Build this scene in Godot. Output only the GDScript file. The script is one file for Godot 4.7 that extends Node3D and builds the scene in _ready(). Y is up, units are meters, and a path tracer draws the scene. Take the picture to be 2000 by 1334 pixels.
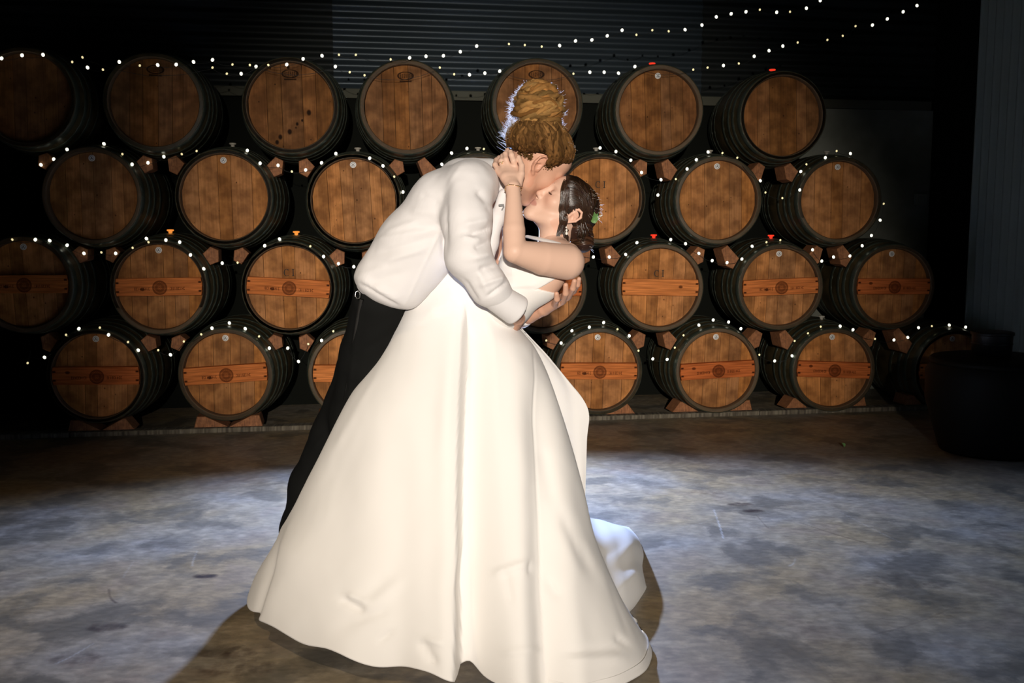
extends Node3D
# A couple kisses in front of a wall of stacked wine barrels. Metres, y up, the eye at (0, EYE, 0) looking along -z.
const F := 1944.0
const EYE := 1.39
const PITCH := 0.11362
const ROW := 6.97          # distance of the barrel heads straight ahead
const TURN := 0.16352      # the room is turned by this against the line of sight

var M := {}
var used := {}
var rng := RandomNumberGenerator.new()
var barrels := []          # {c: centre of head, axis, r}

func _ready():
	rng.seed = 7
	# ---- camera
	var cam := Camera3D.new()
	cam.name = "camera"
	cam.fov = rad_to_deg(2.0 * atan(667.0 / F))
	cam.position = Vector3(0, EYE, 0)
	cam.rotation = Vector3(-PITCH, 0, 0)
	cam.near = 0.05
	cam.far = 60.0
	add_child(cam)
	cam.current = true
	# ---- air and exposure
	var env := Environment.new()
	env.background_mode = Environment.BG_COLOR
	env.background_color = Color(0.01, 0.01, 0.01)
	env.tonemap_mode = Environment.TONE_MAPPER_LINEAR
	env.tonemap_exposure = 1.0
	env.sdfgi_enabled = true
	env.ssao_enabled = true
	env.ssil_enabled = true
	var we := WorldEnvironment.new()
	we.name = "surroundings"
	we.environment = env
	add_child(we)
	# ---- lights: a warm spot from above the photographer, a cold flash behind the couple, and two unseen fill lights added to them
	var key := SpotLight3D.new()
	key.name = "stage_spot"
	add_child(key)
	key.look_at_from_position(Vector3(0.10, 2.4, 4.6), Vector3(0.06, 0.66, -7.0))
	key.light_color = Color(1.0, 0.96, 0.91)
	key.light_energy = 84.0
	key.light_size = 0.05
	key.spot_range = 30.0
	key.spot_attenuation = 2.0
	key.spot_angle = 15.3
	key.spot_angle_attenuation = 1.0
	key.shadow_enabled = true
	var fl := SpotLight3D.new()
	fl.name = "back_flash"
	add_child(fl)
	fl.look_at_from_position(Vector3(-0.33, 1.45, -6.05), Vector3(0.20, 0.40, -3.2))
	fl.light_color = Color(0.69, 0.79, 1.0)
	fl.light_energy = 21.0
	fl.light_size = 0.05
	fl.spot_range = 20.0
	fl.spot_attenuation = 2.0
	fl.spot_angle = 72.0
	fl.spot_angle_attenuation = 0.6
	fl.shadow_enabled = true
	var hall := AreaLight3D.new()
	hall.name = "added_fill"  # added overhead fill that lifts the blacks, not a lamp of the hall
	add_child(hall)
	hall.look_at_from_position(Vector3(0.2, 3.9, -3.6), Vector3(0.2, 0, -3.6001), Vector3.FORWARD)
	hall.area_size = Vector2(5.0, 4.0)
	hall.light_color = Color(0.90, 1.0, 0.86)
	hall.light_energy = 0.05
	hall.area_range = 30.0
	hall.shadow_enabled = true
	var down := SpotLight3D.new()
	down.name = "added_floor_spot"  # unseen warm spot, added to brighten the floor at the left
	add_child(down)
	down.look_at_from_position(Vector3(-1.9, 3.9, -1.6), Vector3(-1.9, 0.0, -2.4), Vector3.FORWARD)
	down.light_color = Color(1.0, 0.90, 0.74)
	down.light_energy = 4.5
	down.light_size = 0.12
	down.spot_range = 20.0
	down.spot_attenuation = 2.0
	down.spot_angle = 40.0
	down.spot_angle_attenuation = 1.0
	down.shadow_enabled = true
	make_materials()
	build_room()
	build_barrels()
	build_wedges()
	build_strings()
	build_clutter()
	build_flash()
	build_groom()
	build_bride()

# ------------------------------------------------------------------ places
func ray(px: float, py: float) -> Vector3:
	var x := (px - 1000.0) / F
	var y := (667.0 - py) / F
	return Vector3(x, y * cos(PITCH) - sin(PITCH), -y * sin(PITCH) - cos(PITCH))

func at(px: float, py: float, d: float) -> Vector3:
	var r := ray(px, py)
	return Vector3(0, EYE, 0) + r * (d / -r.z)

func mpp(px: float, py: float, d: float) -> float:
	var r := ray(px, py)
	return d / -r.z / F

func on_floor(px: float, py: float, h := 0.0) -> Vector3:
	var r := ray(px, py)
	return Vector3(0, EYE, 0) + r * ((h - EYE) / r.y)

func pix(p: Vector3) -> Vector2:
	var q := p - Vector3(0, EYE, 0)
	var z := -q.y * sin(PITCH) - q.z * cos(PITCH)
	var y := q.y * cos(PITCH) - q.z * sin(PITCH)
	return Vector2(1000.0 + F * q.x / z, 667.0 - F * y / z)

func room(u: float, y: float, w: float) -> Vector3:   # u along the barrel row, w into the wall, 0 at the barrel heads
	var c := cos(TURN)
	var s := sin(TURN)
	return Vector3(u * c - w * s, y, -ROW - u * s - w * c)

func in_room(px: float, py: float, w: float) -> Vector3:   # (u, y, w) of the point seen at a pixel, on the plane w
	var r := ray(px, py)
	var n := Vector3(-sin(TURN), 0, -cos(TURN))
	var o := room(0, 0, w)
	var t: float = n.dot(o - Vector3(0, EYE, 0)) / n.dot(r)
	var p := Vector3(0, EYE, 0) + r * t - Vector3(0, 0, -ROW)
	return Vector3(p.dot(Vector3(cos(TURN), 0, -sin(TURN))), p.y, w)

# ------------------------------------------------------------------ objects
func numbered(called: String) -> String:
	var n: int = used.get(called, 0)
	used[called] = n + 1
	return called if n == 0 else "%s_%03d" % [called, n]

func thing(called: String, label: String, category: String, group := "", where := Vector3.ZERO) -> Node3D:
	var o := Node3D.new()
	o.name = numbered(called)
	add_child(o)
	o.position = where
	tag(o, label, category, group)
	return o

func tag(o: Node, label: String, category: String, group := "", kind := "") -> Node:
	o.set_meta("label", label)
	o.set_meta("category", category)
	if group != "":
		o.set_meta("group", group)
	if kind != "":
		o.set_meta("kind", kind)
	return o

func part(called: String, mesh: Mesh, m: Material, parent: Node) -> MeshInstance3D:
	var o := MeshInstance3D.new()
	o.name = called
	o.mesh = mesh
	if m:
		o.material_override = m
	parent.add_child(o, true)
	return o

func solo(called: String, mesh: Mesh, m: Material, label: String, category: String, group := "", kind := "") -> MeshInstance3D:
	var o := MeshInstance3D.new()
	o.name = numbered(called)
	o.mesh = mesh
	o.material_override = m
	add_child(o)
	tag(o, label, category, group, kind)
	return o

# ------------------------------------------------------------------ mesh bag: triangles run clockwise seen from outside
class Bag:
	var v := PackedVector3Array()
	var n := PackedVector3Array()
	var c := PackedColorArray()
	var uv := PackedVector2Array()
	var i := PackedInt32Array()
	var tint := Color.WHITE

	func vert(p: Vector3, t := Vector2.ZERO) -> int:
		v.append(p)
		c.append(tint)
		uv.append(t)
		return v.size() - 1

	func tri(a: int, b: int, d: int) -> void:
		i.append(a)
		i.append(b)
		i.append(d)

	func quad(a: int, b: int, d: int, e: int) -> void:
		i.append(a)
		i.append(b)
		i.append(d)
		i.append(a)
		i.append(d)
		i.append(e)

	func flat(p: Array, uvs := []) -> void:      # a flat polygon with its own corners, clockwise from outside
		var s := v.size()
		for k in p.size():
			vert(p[k], uvs[k] if uvs.size() > k else Vector2(p[k].x, p[k].y))
		for k in range(1, p.size() - 1):
			tri(s, s + k, s + k + 1)

	func box(x: Transform3D, h: Vector3, bev := 0.0) -> void:     # chamfered box, half sizes h
		if bev <= 0.0:
			for ax in 3:
				for sg in [-1.0, 1.0]:
					var u := (ax + 1) % 3
					var w := (ax + 2) % 3
					var q := []
					for e in [[-1, -1], [-1, 1], [1, 1], [1, -1]]:
						var p := Vector3.ZERO
						p[ax] = sg * h[ax]
						p[u] = e[0] * h[u]
						p[w] = e[1] * h[w]
						q.append(x * p)
					if sg < 0:
						q.reverse()
					flat(q)
			return
		for ax in 3:
			for sg in [-1.0, 1.0]:
				var u := (ax + 1) % 3
				var w := (ax + 2) % 3
				var q := []
				for e in [[-1, -1], [-1, 1], [1, 1], [1, -1]]:
					var p := Vector3.ZERO
					p[ax] = sg * h[ax]
					p[u] = e[0] * (h[u] - bev)
					p[w] = e[1] * (h[w] - bev)
					q.append(x * p)
				if sg < 0:
					q.reverse()
				flat(q)
		for ax in 3:                                   # edges along ax
			var u := (ax + 1) % 3
			var w := (ax + 2) % 3
			for su in [-1.0, 1.0]:
				for sw in [-1.0, 1.0]:
					var q := []
					for e in [[-1, 0], [-1, 1], [1, 1], [1, 0]]:
						var p := Vector3.ZERO
						p[ax] = e[0] * (h[ax] - bev)
						p[u] = su * (h[u] - (bev if e[1] == 1 else 0.0))
						p[w] = sw * (h[w] - (0.0 if e[1] == 1 else bev))
						q.append(x * p)
					if su * sw > 0:
						q.reverse()
					flat(q)
		for sx in [-1.0, 1.0]:
			for sy in [-1.0, 1.0]:
				for sz in [-1.0, 1.0]:
					var s := Vector3(sx, sy, sz)
					var q := []
					for ax in 3:
						var p := s * (h - Vector3.ONE * bev)
						p[ax] = s[ax] * h[ax]
						q.append(x * p)
					if sx * sy * sz > 0:
						q.reverse()
					flat(q)

	func tube(p: PackedVector3Array, r: PackedFloat32Array, sides := 8, squash := 1.0, caps := true) -> void:
		var m := p.size()
		var s := v.size()
		var side := Vector3.ZERO
		for k in m:
			var t: Vector3 = (p[mini(k + 1, m - 1)] - p[maxi(k - 1, 0)]).normalized()
			if side == Vector3.ZERO:
				side = t.cross(Vector3.UP if absf(t.y) < 0.9 else Vector3.RIGHT).normalized()
			else:
				side = (side - t * side.dot(t)).normalized()
			var up := side.cross(t)
			for j in sides:
				var a := TAU * j / sides
				vert(p[k] + side * (cos(a) * r[k]) + up * (sin(a) * r[k] * squash), Vector2(float(j) / sides, float(k) * 0.3))
		for k in m - 1:
			for j in sides:
				var j2 := (j + 1) % sides
				quad(s + k * sides + j, s + k * sides + j2, s + (k + 1) * sides + j2, s + (k + 1) * sides + j)
		if caps:
			var a0 := vert(p[0])
			var a1 := vert(p[m - 1])
			for j in sides:
				var j2 := (j + 1) % sides
				tri(a0, s + j2, s + j)
				tri(a1, s + (m - 1) * sides + j, s + (m - 1) * sides + j2)

	func ribbon(p: PackedVector3Array, w: float) -> void:     # a single hair: a narrow strip that tapers to its tip
		var s := v.size()
		var m := p.size()
		for k in m:
			var t: Vector3 = (p[mini(k + 1, m - 1)] - p[maxi(k - 1, 0)]).normalized()
			var side := t.cross(Vector3(0.1, 0.2, 1.0)).normalized()
			var h := w * (1.0 - 0.75 * k / (m - 1.0))
			vert(p[k] - side * h)
			vert(p[k] + side * h)
		for k in m - 1:
			quad(s + k * 2, s + k * 2 + 1, s + k * 2 + 3, s + k * 2 + 2)

	func lathe(x: Transform3D, prof: Array, sides: int, groove := 0.0, every := 4) -> void:   # prof: Vector2(radius, z) going so that outside is on the left
		var s := v.size()
		for k in prof.size():
			for j in sides + 1:
				var a := TAU * j / sides
				var r: float = prof[k].x - (groove if groove > 0 and j % every == 0 else 0.0)
				vert(x * Vector3(cos(a) * r, sin(a) * r, prof[k].y), Vector2(float(j) / sides, prof[k].y))
		for k in prof.size() - 1:
			for j in sides:
				var q := s + k * (sides + 1) + j
				quad(q, q + 1, q + sides + 2, q + sides + 1)

	func ball(o: Vector3, r: Vector3, seg := 10, rings := 7, b := Basis.IDENTITY) -> void:
		var s := v.size()
		for k in rings + 1:
			var f := PI * k / rings
			for j in seg + 1:
				var a := TAU * j / seg
				vert(o + b * (Vector3(sin(f) * cos(a), cos(f), sin(f) * sin(a)) * r), Vector2(float(j) / seg, float(k) / rings))
		for k in rings:
			for j in seg:
				var q := s + k * (seg + 1) + j
				quad(q, q + seg + 1, q + seg + 2, q + 1)

	func normals() -> void:
		n.resize(v.size())
		n.fill(Vector3.ZERO)
		for k in range(0, i.size(), 3):
			var a := v[i[k]]
			var f := (v[i[k + 2]] - a).cross(v[i[k + 1]] - a)
			n[i[k]] += f
			n[i[k + 1]] += f
			n[i[k + 2]] += f
		for k in n.size():
			n[k] = n[k].normalized() if n[k].length_squared() > 1e-24 else Vector3.UP

	func weld_rows(count: int, rows: int, start := 0) -> void:   # closes the seam of a grid whose first and last columns coincide
		for k in rows:
			var a := start + k * count
			var b := a + count - 1
			var m := (n[a] + n[b]).normalized()
			n[a] = m
			n[b] = m

	func mesh(keep_normals := false) -> ArrayMesh:
		if not keep_normals:
			normals()
		var arr := []
		arr.resize(Mesh.ARRAY_MAX)
		arr[Mesh.ARRAY_VERTEX] = v
		arr[Mesh.ARRAY_NORMAL] = n
		arr[Mesh.ARRAY_COLOR] = c
		arr[Mesh.ARRAY_TEX_UV] = uv
		arr[Mesh.ARRAY_INDEX] = i
		var m := ArrayMesh.new()
		m.add_surface_from_arrays(Mesh.PRIMITIVE_TRIANGLES, arr)
		return m

# ------------------------------------------------------------------ rounded bodies: tapered capsules and ellipsoids joined by a smooth minimum, meshed as surface nets
class Field:
	var kind := PackedInt32Array()
	var op := PackedInt32Array()
	var a := PackedVector3Array()
	var b := PackedVector3Array()
	var bb := PackedFloat32Array()
	var r1 := PackedFloat32Array()
	var r2 := PackedFloat32Array()
	var k := PackedFloat32Array()
	var inv: Array[Transform3D] = []
	var lo := Vector3.INF
	var hi := -Vector3.INF

	func push(kd: int, o: int, pa: Vector3, pb: Vector3, ra: float, rb: float, kk: float, t: Transform3D) -> void:
		kind.append(kd)
		op.append(o)
		a.append(pa)
		b.append(pb)
		bb.append(1.0 / maxf(pb.length_squared(), 1e-9))
		r1.append(ra)
		r2.append(rb)
		k.append(kk)
		inv.append(t)

	func grow(p: Vector3, r: float) -> void:
		lo = lo.min(p - Vector3.ONE * r)
		hi = hi.max(p + Vector3.ONE * r)

	func cap(pa: Vector3, pb: Vector3, ra: float, rb: float, kk := 0.02, cut := false) -> void:
		push(0, 1 if cut else 0, pa, pb - pa, ra, rb, kk, Transform3D.IDENTITY)
		if not cut:
			grow(pa, ra)
			grow(pb, rb)

	func egg(x: Transform3D, r: Vector3, kk := 0.02, cut := false) -> void:    # x: orthonormal frame at the centre
		push(1, 1 if cut else 0, x.origin, r, minf(r.x, minf(r.y, r.z)), 0, kk, x.affine_inverse())
		if not cut:
			grow(x.origin, maxf(r.x, maxf(r.y, r.z)))

	func plane(p: Vector3, nrm: Vector3, kk := 0.004) -> void:      # keeps the side that nrm points away from
		push(2, 2, p, nrm.normalized(), 0, 0, kk, Transform3D.IDENTITY)

	func plane_side(p: Vector3, q: int) -> float:
		return (p - a[q]).dot(b[q])

	func one(q: int, p: Vector3) -> float:
		match kind[q]:
			0:
				var pa := p - a[q]
				var h := clampf(pa.dot(b[q]) * bb[q], 0.0, 1.0)
				return (pa - b[q] * h).length() - r1[q] - (r2[q] - r1[q]) * h
			1:
				var e: Vector3 = inv[q] * p
				var s := e / b[q]
				var k0 := s.length()
				var k1 := (s / b[q]).length()
				return k0 * (k0 - 1.0) / k1 if k1 > 1e-9 else -r1[q]
		return (p - a[q]).dot(b[q])

	func value(p: Vector3, list: PackedInt32Array) -> float:
		var d := 1e3
		for q in list:
			var e := one(q, p)
			var kk := k[q]
			if op[q] == 0:
				var h := maxf(kk - absf(d - e), 0.0)
				d = minf(d, e) - h * h * 0.25 / kk
			else:
				if op[q] == 1:
					e = -e
				var h := maxf(kk - absf(d - e), 0.0)
				d = maxf(d, e) + h * h * 0.25 / kk
		return d

	func near(p: Vector3, reach: float, list: PackedInt32Array) -> PackedInt32Array:
		var ds := PackedFloat32Array()
		var m := 1e3
		for q in list:
			var e := one(q, p)
			ds.append(e)
			if op[q] == 0:
				m = minf(m, e)
		var got := PackedInt32Array()
		if m > reach * 1.25 + 0.03:
			return got
		var alive := false
		for j in list.size():
			var q := list[j]
			if op[q] == 0:
				if ds[j] < maxf(m, 0.0) + reach * 2.5 + k[q]:
					got.append(q)
					alive = true
			elif op[q] == 1:
				if ds[j] < reach * 1.5 + k[q]:
					got.append(q)
			elif ds[j] > -reach * 1.2 - k[q]:
				if ds[j] > reach * 1.2 + k[q]:
					return PackedInt32Array()
				got.append(q)
		return got if alive else PackedInt32Array()

	func build(bag: Bag, cell: float, shade = null, push_out = null) -> void:
		var o := lo - Vector3.ONE * cell * 3.0
		var size := (hi - o) / cell + Vector3.ONE * 4.0
		var B := 4
		var nbx := int(size.x) / B + 1
		var nby := int(size.y) / B + 1
		var nbz := int(size.z) / B + 1
		var nx := nbx * B
		var ny := nby * B
		var nz := nbz * B
		var g := PackedFloat32Array()
		g.resize(nx * ny * nz)
		g.fill(1.0)
		var all := PackedInt32Array()
		for q in kind.size():
			all.append(q)
		var active := PackedInt32Array()
		var C := 4                                     # blocks per coarse block
		for cz in range(0, nbz, C):
			for cy in range(0, nby, C):
				for cx in range(0, nbx, C):
					var half := B * C * 0.5
					var mid := o + Vector3(cx * B + half, cy * B + half, cz * B + half) * cell
					var rough := near(mid, half * 1.74 * cell, all)
					if rough.is_empty():
						continue
					for bz in range(cz, mini(cz + C, nbz)):
						for by in range(cy, mini(cy + C, nby)):
							for bx in range(cx, mini(cx + C, nbx)):
								var hb := B * 0.5
								var bm := o + Vector3(bx * B + hb, by * B + hb, bz * B + hb) * cell
								var reach := (hb * 1.74 + 1.0) * cell
								var fine := near(bm, reach, rough)
								var dm := 1.0
								if not fine.is_empty():
									dm = value(bm, fine)
								if fine.is_empty() or absf(dm) > reach * 1.6 + 0.004:
									if dm < 0.0:
										for z in B:
											for y in B:
												var row := ((bz * B + z) * ny + by * B + y) * nx + bx * B
												for x in B:
													g[row + x] = -1.0
									continue
								active.append(bx)
								active.append(by)
								active.append(bz)
								for z in B:
									for y in B:
										var row := ((bz * B + z) * ny + by * B + y) * nx + bx * B
										for x in B:
											g[row + x] = value(o + Vector3(bx * B + x, by * B + y, bz * B + z) * cell, fine)
		var id := {}
		var sx := 1
		var sy := nx
		var sz := nx * ny
		var off := [0, sx, sy, sx + sy, sz, sx + sz, sy + sz, sx + sy + sz]
		var start := bag.v.size()
		var cells := PackedInt32Array()
		for t in range(0, active.size(), 3):
			for z in B:
				var zz := active[t + 2] * B + z
				if zz >= nz - 1:
					continue
				for y in B:
					var yy := active[t + 1] * B + y
					if yy >= ny - 1:
						continue
					for x in B:
						var xx := active[t] * B + x
						if xx >= nx - 1:
							continue
						var base := (zz * ny + yy) * nx + xx
						var inside := 0
						for q in 8:
							if g[base + off[q]] < 0.0:
								inside += 1
						if inside == 0 or inside == 8:
							continue
						var sum := Vector3.ZERO
						var cnt := 0
						for q in 8:
							for ax in 3:
								var bit := 1 << ax
								if q & bit:
									continue
								var v0 := g[base + off[q]]
								var v1 := g[base + off[q | bit]]
								if (v0 < 0.0) != (v1 < 0.0):
									var p := Vector3(q & 1, (q >> 1) & 1, (q >> 2) & 1)
									p[ax] += clampf(v0 / (v0 - v1), 0.02, 0.98)
									sum += p
									cnt += 1
						id[base] = bag.vert(o + (Vector3(xx, yy, zz) + sum / cnt) * cell)
						cells.append(base)
		for base in cells:
			var in0 := g[base] < 0.0
			for ax in 3:
				var s0: int = [sx, sy, sz][ax]
				if (g[base + s0] < 0.0) == in0:
					continue
				var s1: int = [sy, sz, sx][ax]
				var s2: int = [sz, sx, sy][ax]
				if not (id.has(base - s1) and id.has(base - s2) and id.has(base - s1 - s2)):
					continue
				if in0:
					bag.quad(id[base], id[base - s2], id[base - s1 - s2], id[base - s1])
				else:
					bag.quad(id[base], id[base - s1], id[base - s1 - s2], id[base - s2])
		if push_out != null:
			bag.normals()
			for q in range(start, bag.v.size()):
				bag.v[q] += bag.n[q] * push_out.call(bag.v[q], bag.n[q])
		if shade != null:
			for q in range(start, bag.v.size()):
				bag.c[q] = shade.call(bag.v[q])

func pcap(f: Field, x1: float, y1: float, d1: float, q1: float, x2: float, y2: float, d2: float, q2: float, k := 0.02) -> void:
	f.cap(at(x1, y1, d1), at(x2, y2, d2), q1 * mpp(x1, y1, d1), q2 * mpp(x2, y2, d2), k)

func chain(f: Field, p: Array, k := 0.02) -> void:          # p: [px, py, distance, radius in px] each
	for j in p.size() - 1:
		pcap(f, p[j][0], p[j][1], p[j][2], p[j][3], p[j + 1][0], p[j + 1][1], p[j + 1][2], p[j + 1][3], k)

func smooth_path(p: Array, per := 6) -> PackedVector3Array:
	var out := PackedVector3Array()
	var m := p.size()
	for j in m - 1:
		for s in per:
			out.append((p[j] as Vector3).cubic_interpolate(p[j + 1], p[maxi(j - 1, 0)], p[mini(j + 2, m - 1)], float(s) / per))
	out.append(p[m - 1])
	return out

func radii(m: int, a: float, b: float, bulge := 0.0) -> PackedFloat32Array:
	var out := PackedFloat32Array()
	for j in m:
		var t := float(j) / maxf(m - 1, 1)
		out.append(lerpf(a, b, t) + bulge * sin(PI * t))
	return out

# ------------------------------------------------------------------ materials
func mat(c: Color, rough := 0.6, metal := 0.0) -> StandardMaterial3D:
	var m := StandardMaterial3D.new()
	m.albedo_color = c
	m.roughness = rough
	m.metallic = metal
	return m

func lin(r: float, g: float, b: float) -> Color:
	return Color(r, g, b).linear_to_srgb()

func noise(seed_: int, freq: float, oct := 4, warp := 0.0) -> FastNoiseLite:
	var n := FastNoiseLite.new()
	n.seed = seed_
	n.noise_type = FastNoiseLite.TYPE_SIMPLEX_SMOOTH
	n.frequency = freq
	n.fractal_octaves = oct
	if warp > 0.0:
		n.domain_warp_enabled = true
		n.domain_warp_amplitude = warp
		n.domain_warp_frequency = freq * 0.8
	return n

func noise_bytes(n: FastNoiseLite, w: int, h: int) -> PackedByteArray:
	var im := n.get_image(w, h, false, false, true)
	im.convert(Image.FORMAT_L8)
	return im.get_data()

func bump(n: FastNoiseLite, size := 256) -> ImageTexture:
	var im := n.get_seamless_image(size, size)
	im.convert(Image.FORMAT_RGB8)
	return ImageTexture.create_from_image(im)

func ramp_tex(n: FastNoiseLite, size: int, lo: Color, hi: Color) -> ImageTexture:
	var im := n.get_seamless_image(size, size)
	im.convert(Image.FORMAT_L8)
	var d := im.get_data()
	var o := PackedByteArray()
	o.resize(d.size() * 3)
	for j in d.size():
		var c := lo.lerp(hi, d[j] / 255.0)
		o[j * 3] = c.r8
		o[j * 3 + 1] = c.g8
		o[j * 3 + 2] = c.b8
	return ImageTexture.create_from_image(Image.create_from_data(size, size, false, Image.FORMAT_RGB8, o))

func make_materials() -> void:
	# polished, stained concrete floor: 9.6 x 6.4 m of it in one picture
	M.floor = mat(Color.WHITE, 0.55)
	M.floor.albedo_texture = floor_picture()
	M.floor.detail_enabled = true
	M.floor.detail_blend_mode = BaseMaterial3D.BLEND_MODE_MUL
	M.floor.detail_uv_layer = BaseMaterial3D.DETAIL_UV_2
	M.floor.detail_albedo = ramp_tex(noise(31, 0.05, 6, 16.0), 512, Color(0.78, 0.78, 0.78), Color(1, 1, 1))
	M.floor.roughness_texture = ramp_tex(noise(32, 0.012, 4, 30.0), 256, Color(0.78, 0.78, 0.78), Color(1, 1, 1))
	M.floor.roughness_texture_channel = BaseMaterial3D.TEXTURE_CHANNEL_RED
	M.floor.heightmap_enabled = true
	M.floor.heightmap_scale = 0.05
	M.floor.heightmap_texture = bump(noise(33, 0.02, 4, 10.0), 512)
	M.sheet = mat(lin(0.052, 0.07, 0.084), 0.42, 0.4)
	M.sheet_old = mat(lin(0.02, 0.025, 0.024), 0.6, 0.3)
	M.beam = mat(lin(0.09, 0.09, 0.065), 0.85)
	M.sheet_side = mat(lin(0.42, 0.46, 0.40), 0.6, 0.1)
	M.slab = mat(lin(0.30, 0.31, 0.26), 0.9)
	M.slab.albedo_texture = ramp_tex(noise(41, 0.015, 5), 256, Color(0.72, 0.72, 0.70), Color(1, 1, 1))
	M.slab.uv1_triplanar = true
	M.slab.uv1_scale = Vector3.ONE * 0.5
	M.dark_wall = mat(lin(0.010, 0.011, 0.009), 0.95)
	M.dark_wall.metallic_specular = 0.1
	M.timber = mat(lin(0.20, 0.17, 0.12), 0.85)
	M.timber.albedo_texture = grain_texture(5, 256)
	M.timber.uv1_triplanar = true
	M.timber.uv1_scale = Vector3.ONE * 1.5
	# barrels
	M.stave = mat(lin(0.125, 0.09, 0.045), 0.5)
	M.stave.albedo_texture = ramp_tex(noise(51, 0.02, 4, 10.0), 256, Color(0.55, 0.58, 0.5), Color(1, 0.97, 0.9))
	M.stave.uv1_scale = Vector3(3, 1.2, 1)
	M.chime = mat(lin(0.115, 0.068, 0.032), 0.75)
	M.hoop = mat(lin(0.085, 0.10, 0.075), 0.45, 0.4)
	M.hoop.roughness_texture = ramp_tex(noise(52, 0.03, 4), 128, Color(0.6, 0.6, 0.6), Color(1, 1, 1))
	M.hoop.roughness_texture_channel = BaseMaterial3D.TEXTURE_CHANNEL_RED
	M.head = []
	for kind in 6:
		var m := mat(Color.WHITE, 0.72)
		m.vertex_color_use_as_albedo = true
		m.albedo_texture = head_picture(kind)
		m.metallic_specular = 0.25
		M.head.append(m)
	M.bar = []
	for kind in 3:
		var m := mat(Color.WHITE, 0.65)
		m.vertex_color_use_as_albedo = true
		m.albedo_texture = bar_picture(kind)
		m.metallic_specular = 0.2
		M.bar.append(m)
	M.wedge = mat(lin(0.50, 0.20, 0.075), 0.75)
	M.wedge.albedo_texture = grain_texture(9, 256, 0.18)
	M.wedge.uv1_triplanar = true
	M.wedge.uv1_scale = Vector3.ONE * 5.0
	M.sticker = mat(lin(0.86, 0.82, 0.75), 0.4)
	M.ink = mat(lin(0.02, 0.017, 0.012), 0.8)
	M.logo = mat(lin(0.10, 0.10, 0.10), 0.6)
	M.bung_white = mat(lin(0.68, 0.64, 0.55), 0.4)
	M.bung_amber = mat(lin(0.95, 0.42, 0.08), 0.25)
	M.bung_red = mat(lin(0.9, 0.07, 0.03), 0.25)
	for n in ["bung_white", "bung_amber", "bung_red"]:
		M[n].backlight_enabled = true
		M[n].backlight = M[n].albedo_color
	for n in ["bung_amber", "bung_red"]:             # emission stands in for nearby fairy lights shining on the bung
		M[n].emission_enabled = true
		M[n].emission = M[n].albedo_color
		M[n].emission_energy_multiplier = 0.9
	# fairy lights
	M.wire = mat(lin(0.012, 0.013, 0.012), 0.5)
	M.bulb = mat(Color(1, 1, 1), 0.3)
	M.bulb.emission_enabled = true
	M.bulb.emission = Color(0.98, 0.97, 0.88)
	M.bulb.emission_energy_multiplier = 1.5
	M.bulb_dim = mat(Color(1, 0.95, 0.75), 0.3)
	M.bulb_dim.emission_enabled = true
	M.bulb_dim.emission = Color(1.0, 0.93, 0.70)
	M.bulb_dim.emission_energy_multiplier = 0.85
	M.flash_face = mat(Color(1, 1, 1), 0.4)
	M.flash_face.emission_enabled = true
	M.flash_face.emission = Color(0.75, 0.86, 1.0)
	M.flash_face.emission_energy_multiplier = 4.0
	M.black_plastic = mat(lin(0.006, 0.006, 0.005), 0.55)
	M.black_plastic.metallic_specular = 0.25
	M.black_metal = mat(lin(0.02, 0.02, 0.02), 0.4, 0.5)
	M.leaf = mat(lin(0.16, 0.30, 0.10), 0.5)
	M.leaf.backlight_enabled = true
	M.leaf.backlight = lin(0.2, 0.4, 0.1)
	M.bud = mat(lin(0.7, 0.72, 0.66), 0.5)
	# people
	M.skin = mat(Color.WHITE, 0.48)
	M.skin.vertex_color_use_as_albedo = true
	M.skin.metallic_specular = 0.4
	M.nail = mat(lin(0.78, 0.52, 0.42), 0.3)
	M.shirt = mat(lin(0.78, 0.755, 0.75), 0.75)
	M.shirt.backlight_enabled = true
	M.shirt.backlight = lin(0.18, 0.18, 0.18)
	M.shirt.rim_enabled = true
	M.shirt.rim = 0.2
	M.satin = mat(lin(0.83, 0.805, 0.775), 0.66)
	M.satin.metallic_specular = 0.22
	M.satin.rim_enabled = true
	M.satin.rim = 0.25
	M.satin.backlight_enabled = true
	M.satin.backlight = lin(0.10, 0.10, 0.10)
	M.trousers = mat(lin(0.0075, 0.0078, 0.0075), 0.8)
	M.trousers.metallic_specular = 0.2
	M.stripe = mat(lin(0.006, 0.006, 0.006), 0.35)
	M.shoe = mat(lin(0.01, 0.01, 0.01), 0.25)
	M.metal = mat(lin(0.75, 0.74, 0.72), 0.2, 1.0)
	M.gold = mat(lin(0.85, 0.60, 0.32), 0.25, 1.0)
	M.pearl = mat(lin(0.8, 0.76, 0.68), 0.2)
	M.dread = mat(Color.WHITE, 0.75)
	M.dread.vertex_color_use_as_albedo = true
	M.dread.metallic_specular = 0.2
	M.dread.heightmap_enabled = true
	M.dread.heightmap_scale = 0.22
	M.dread.heightmap_texture = bump(noise(61, 0.12, 3), 256)
	M.dread.uv1_scale = Vector3(2.0, 0.35, 1)
	M.fluff = mat(lin(0.50, 0.43, 0.36), 0.6)
	M.fluff.backlight_enabled = true
	M.fluff.backlight = lin(1.0, 0.97, 0.93)
	M.hair = mat(Color.WHITE, 0.34)
	M.hair.vertex_color_use_as_albedo = true
	M.lash = mat(lin(0.02, 0.013, 0.01), 0.6)

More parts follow.
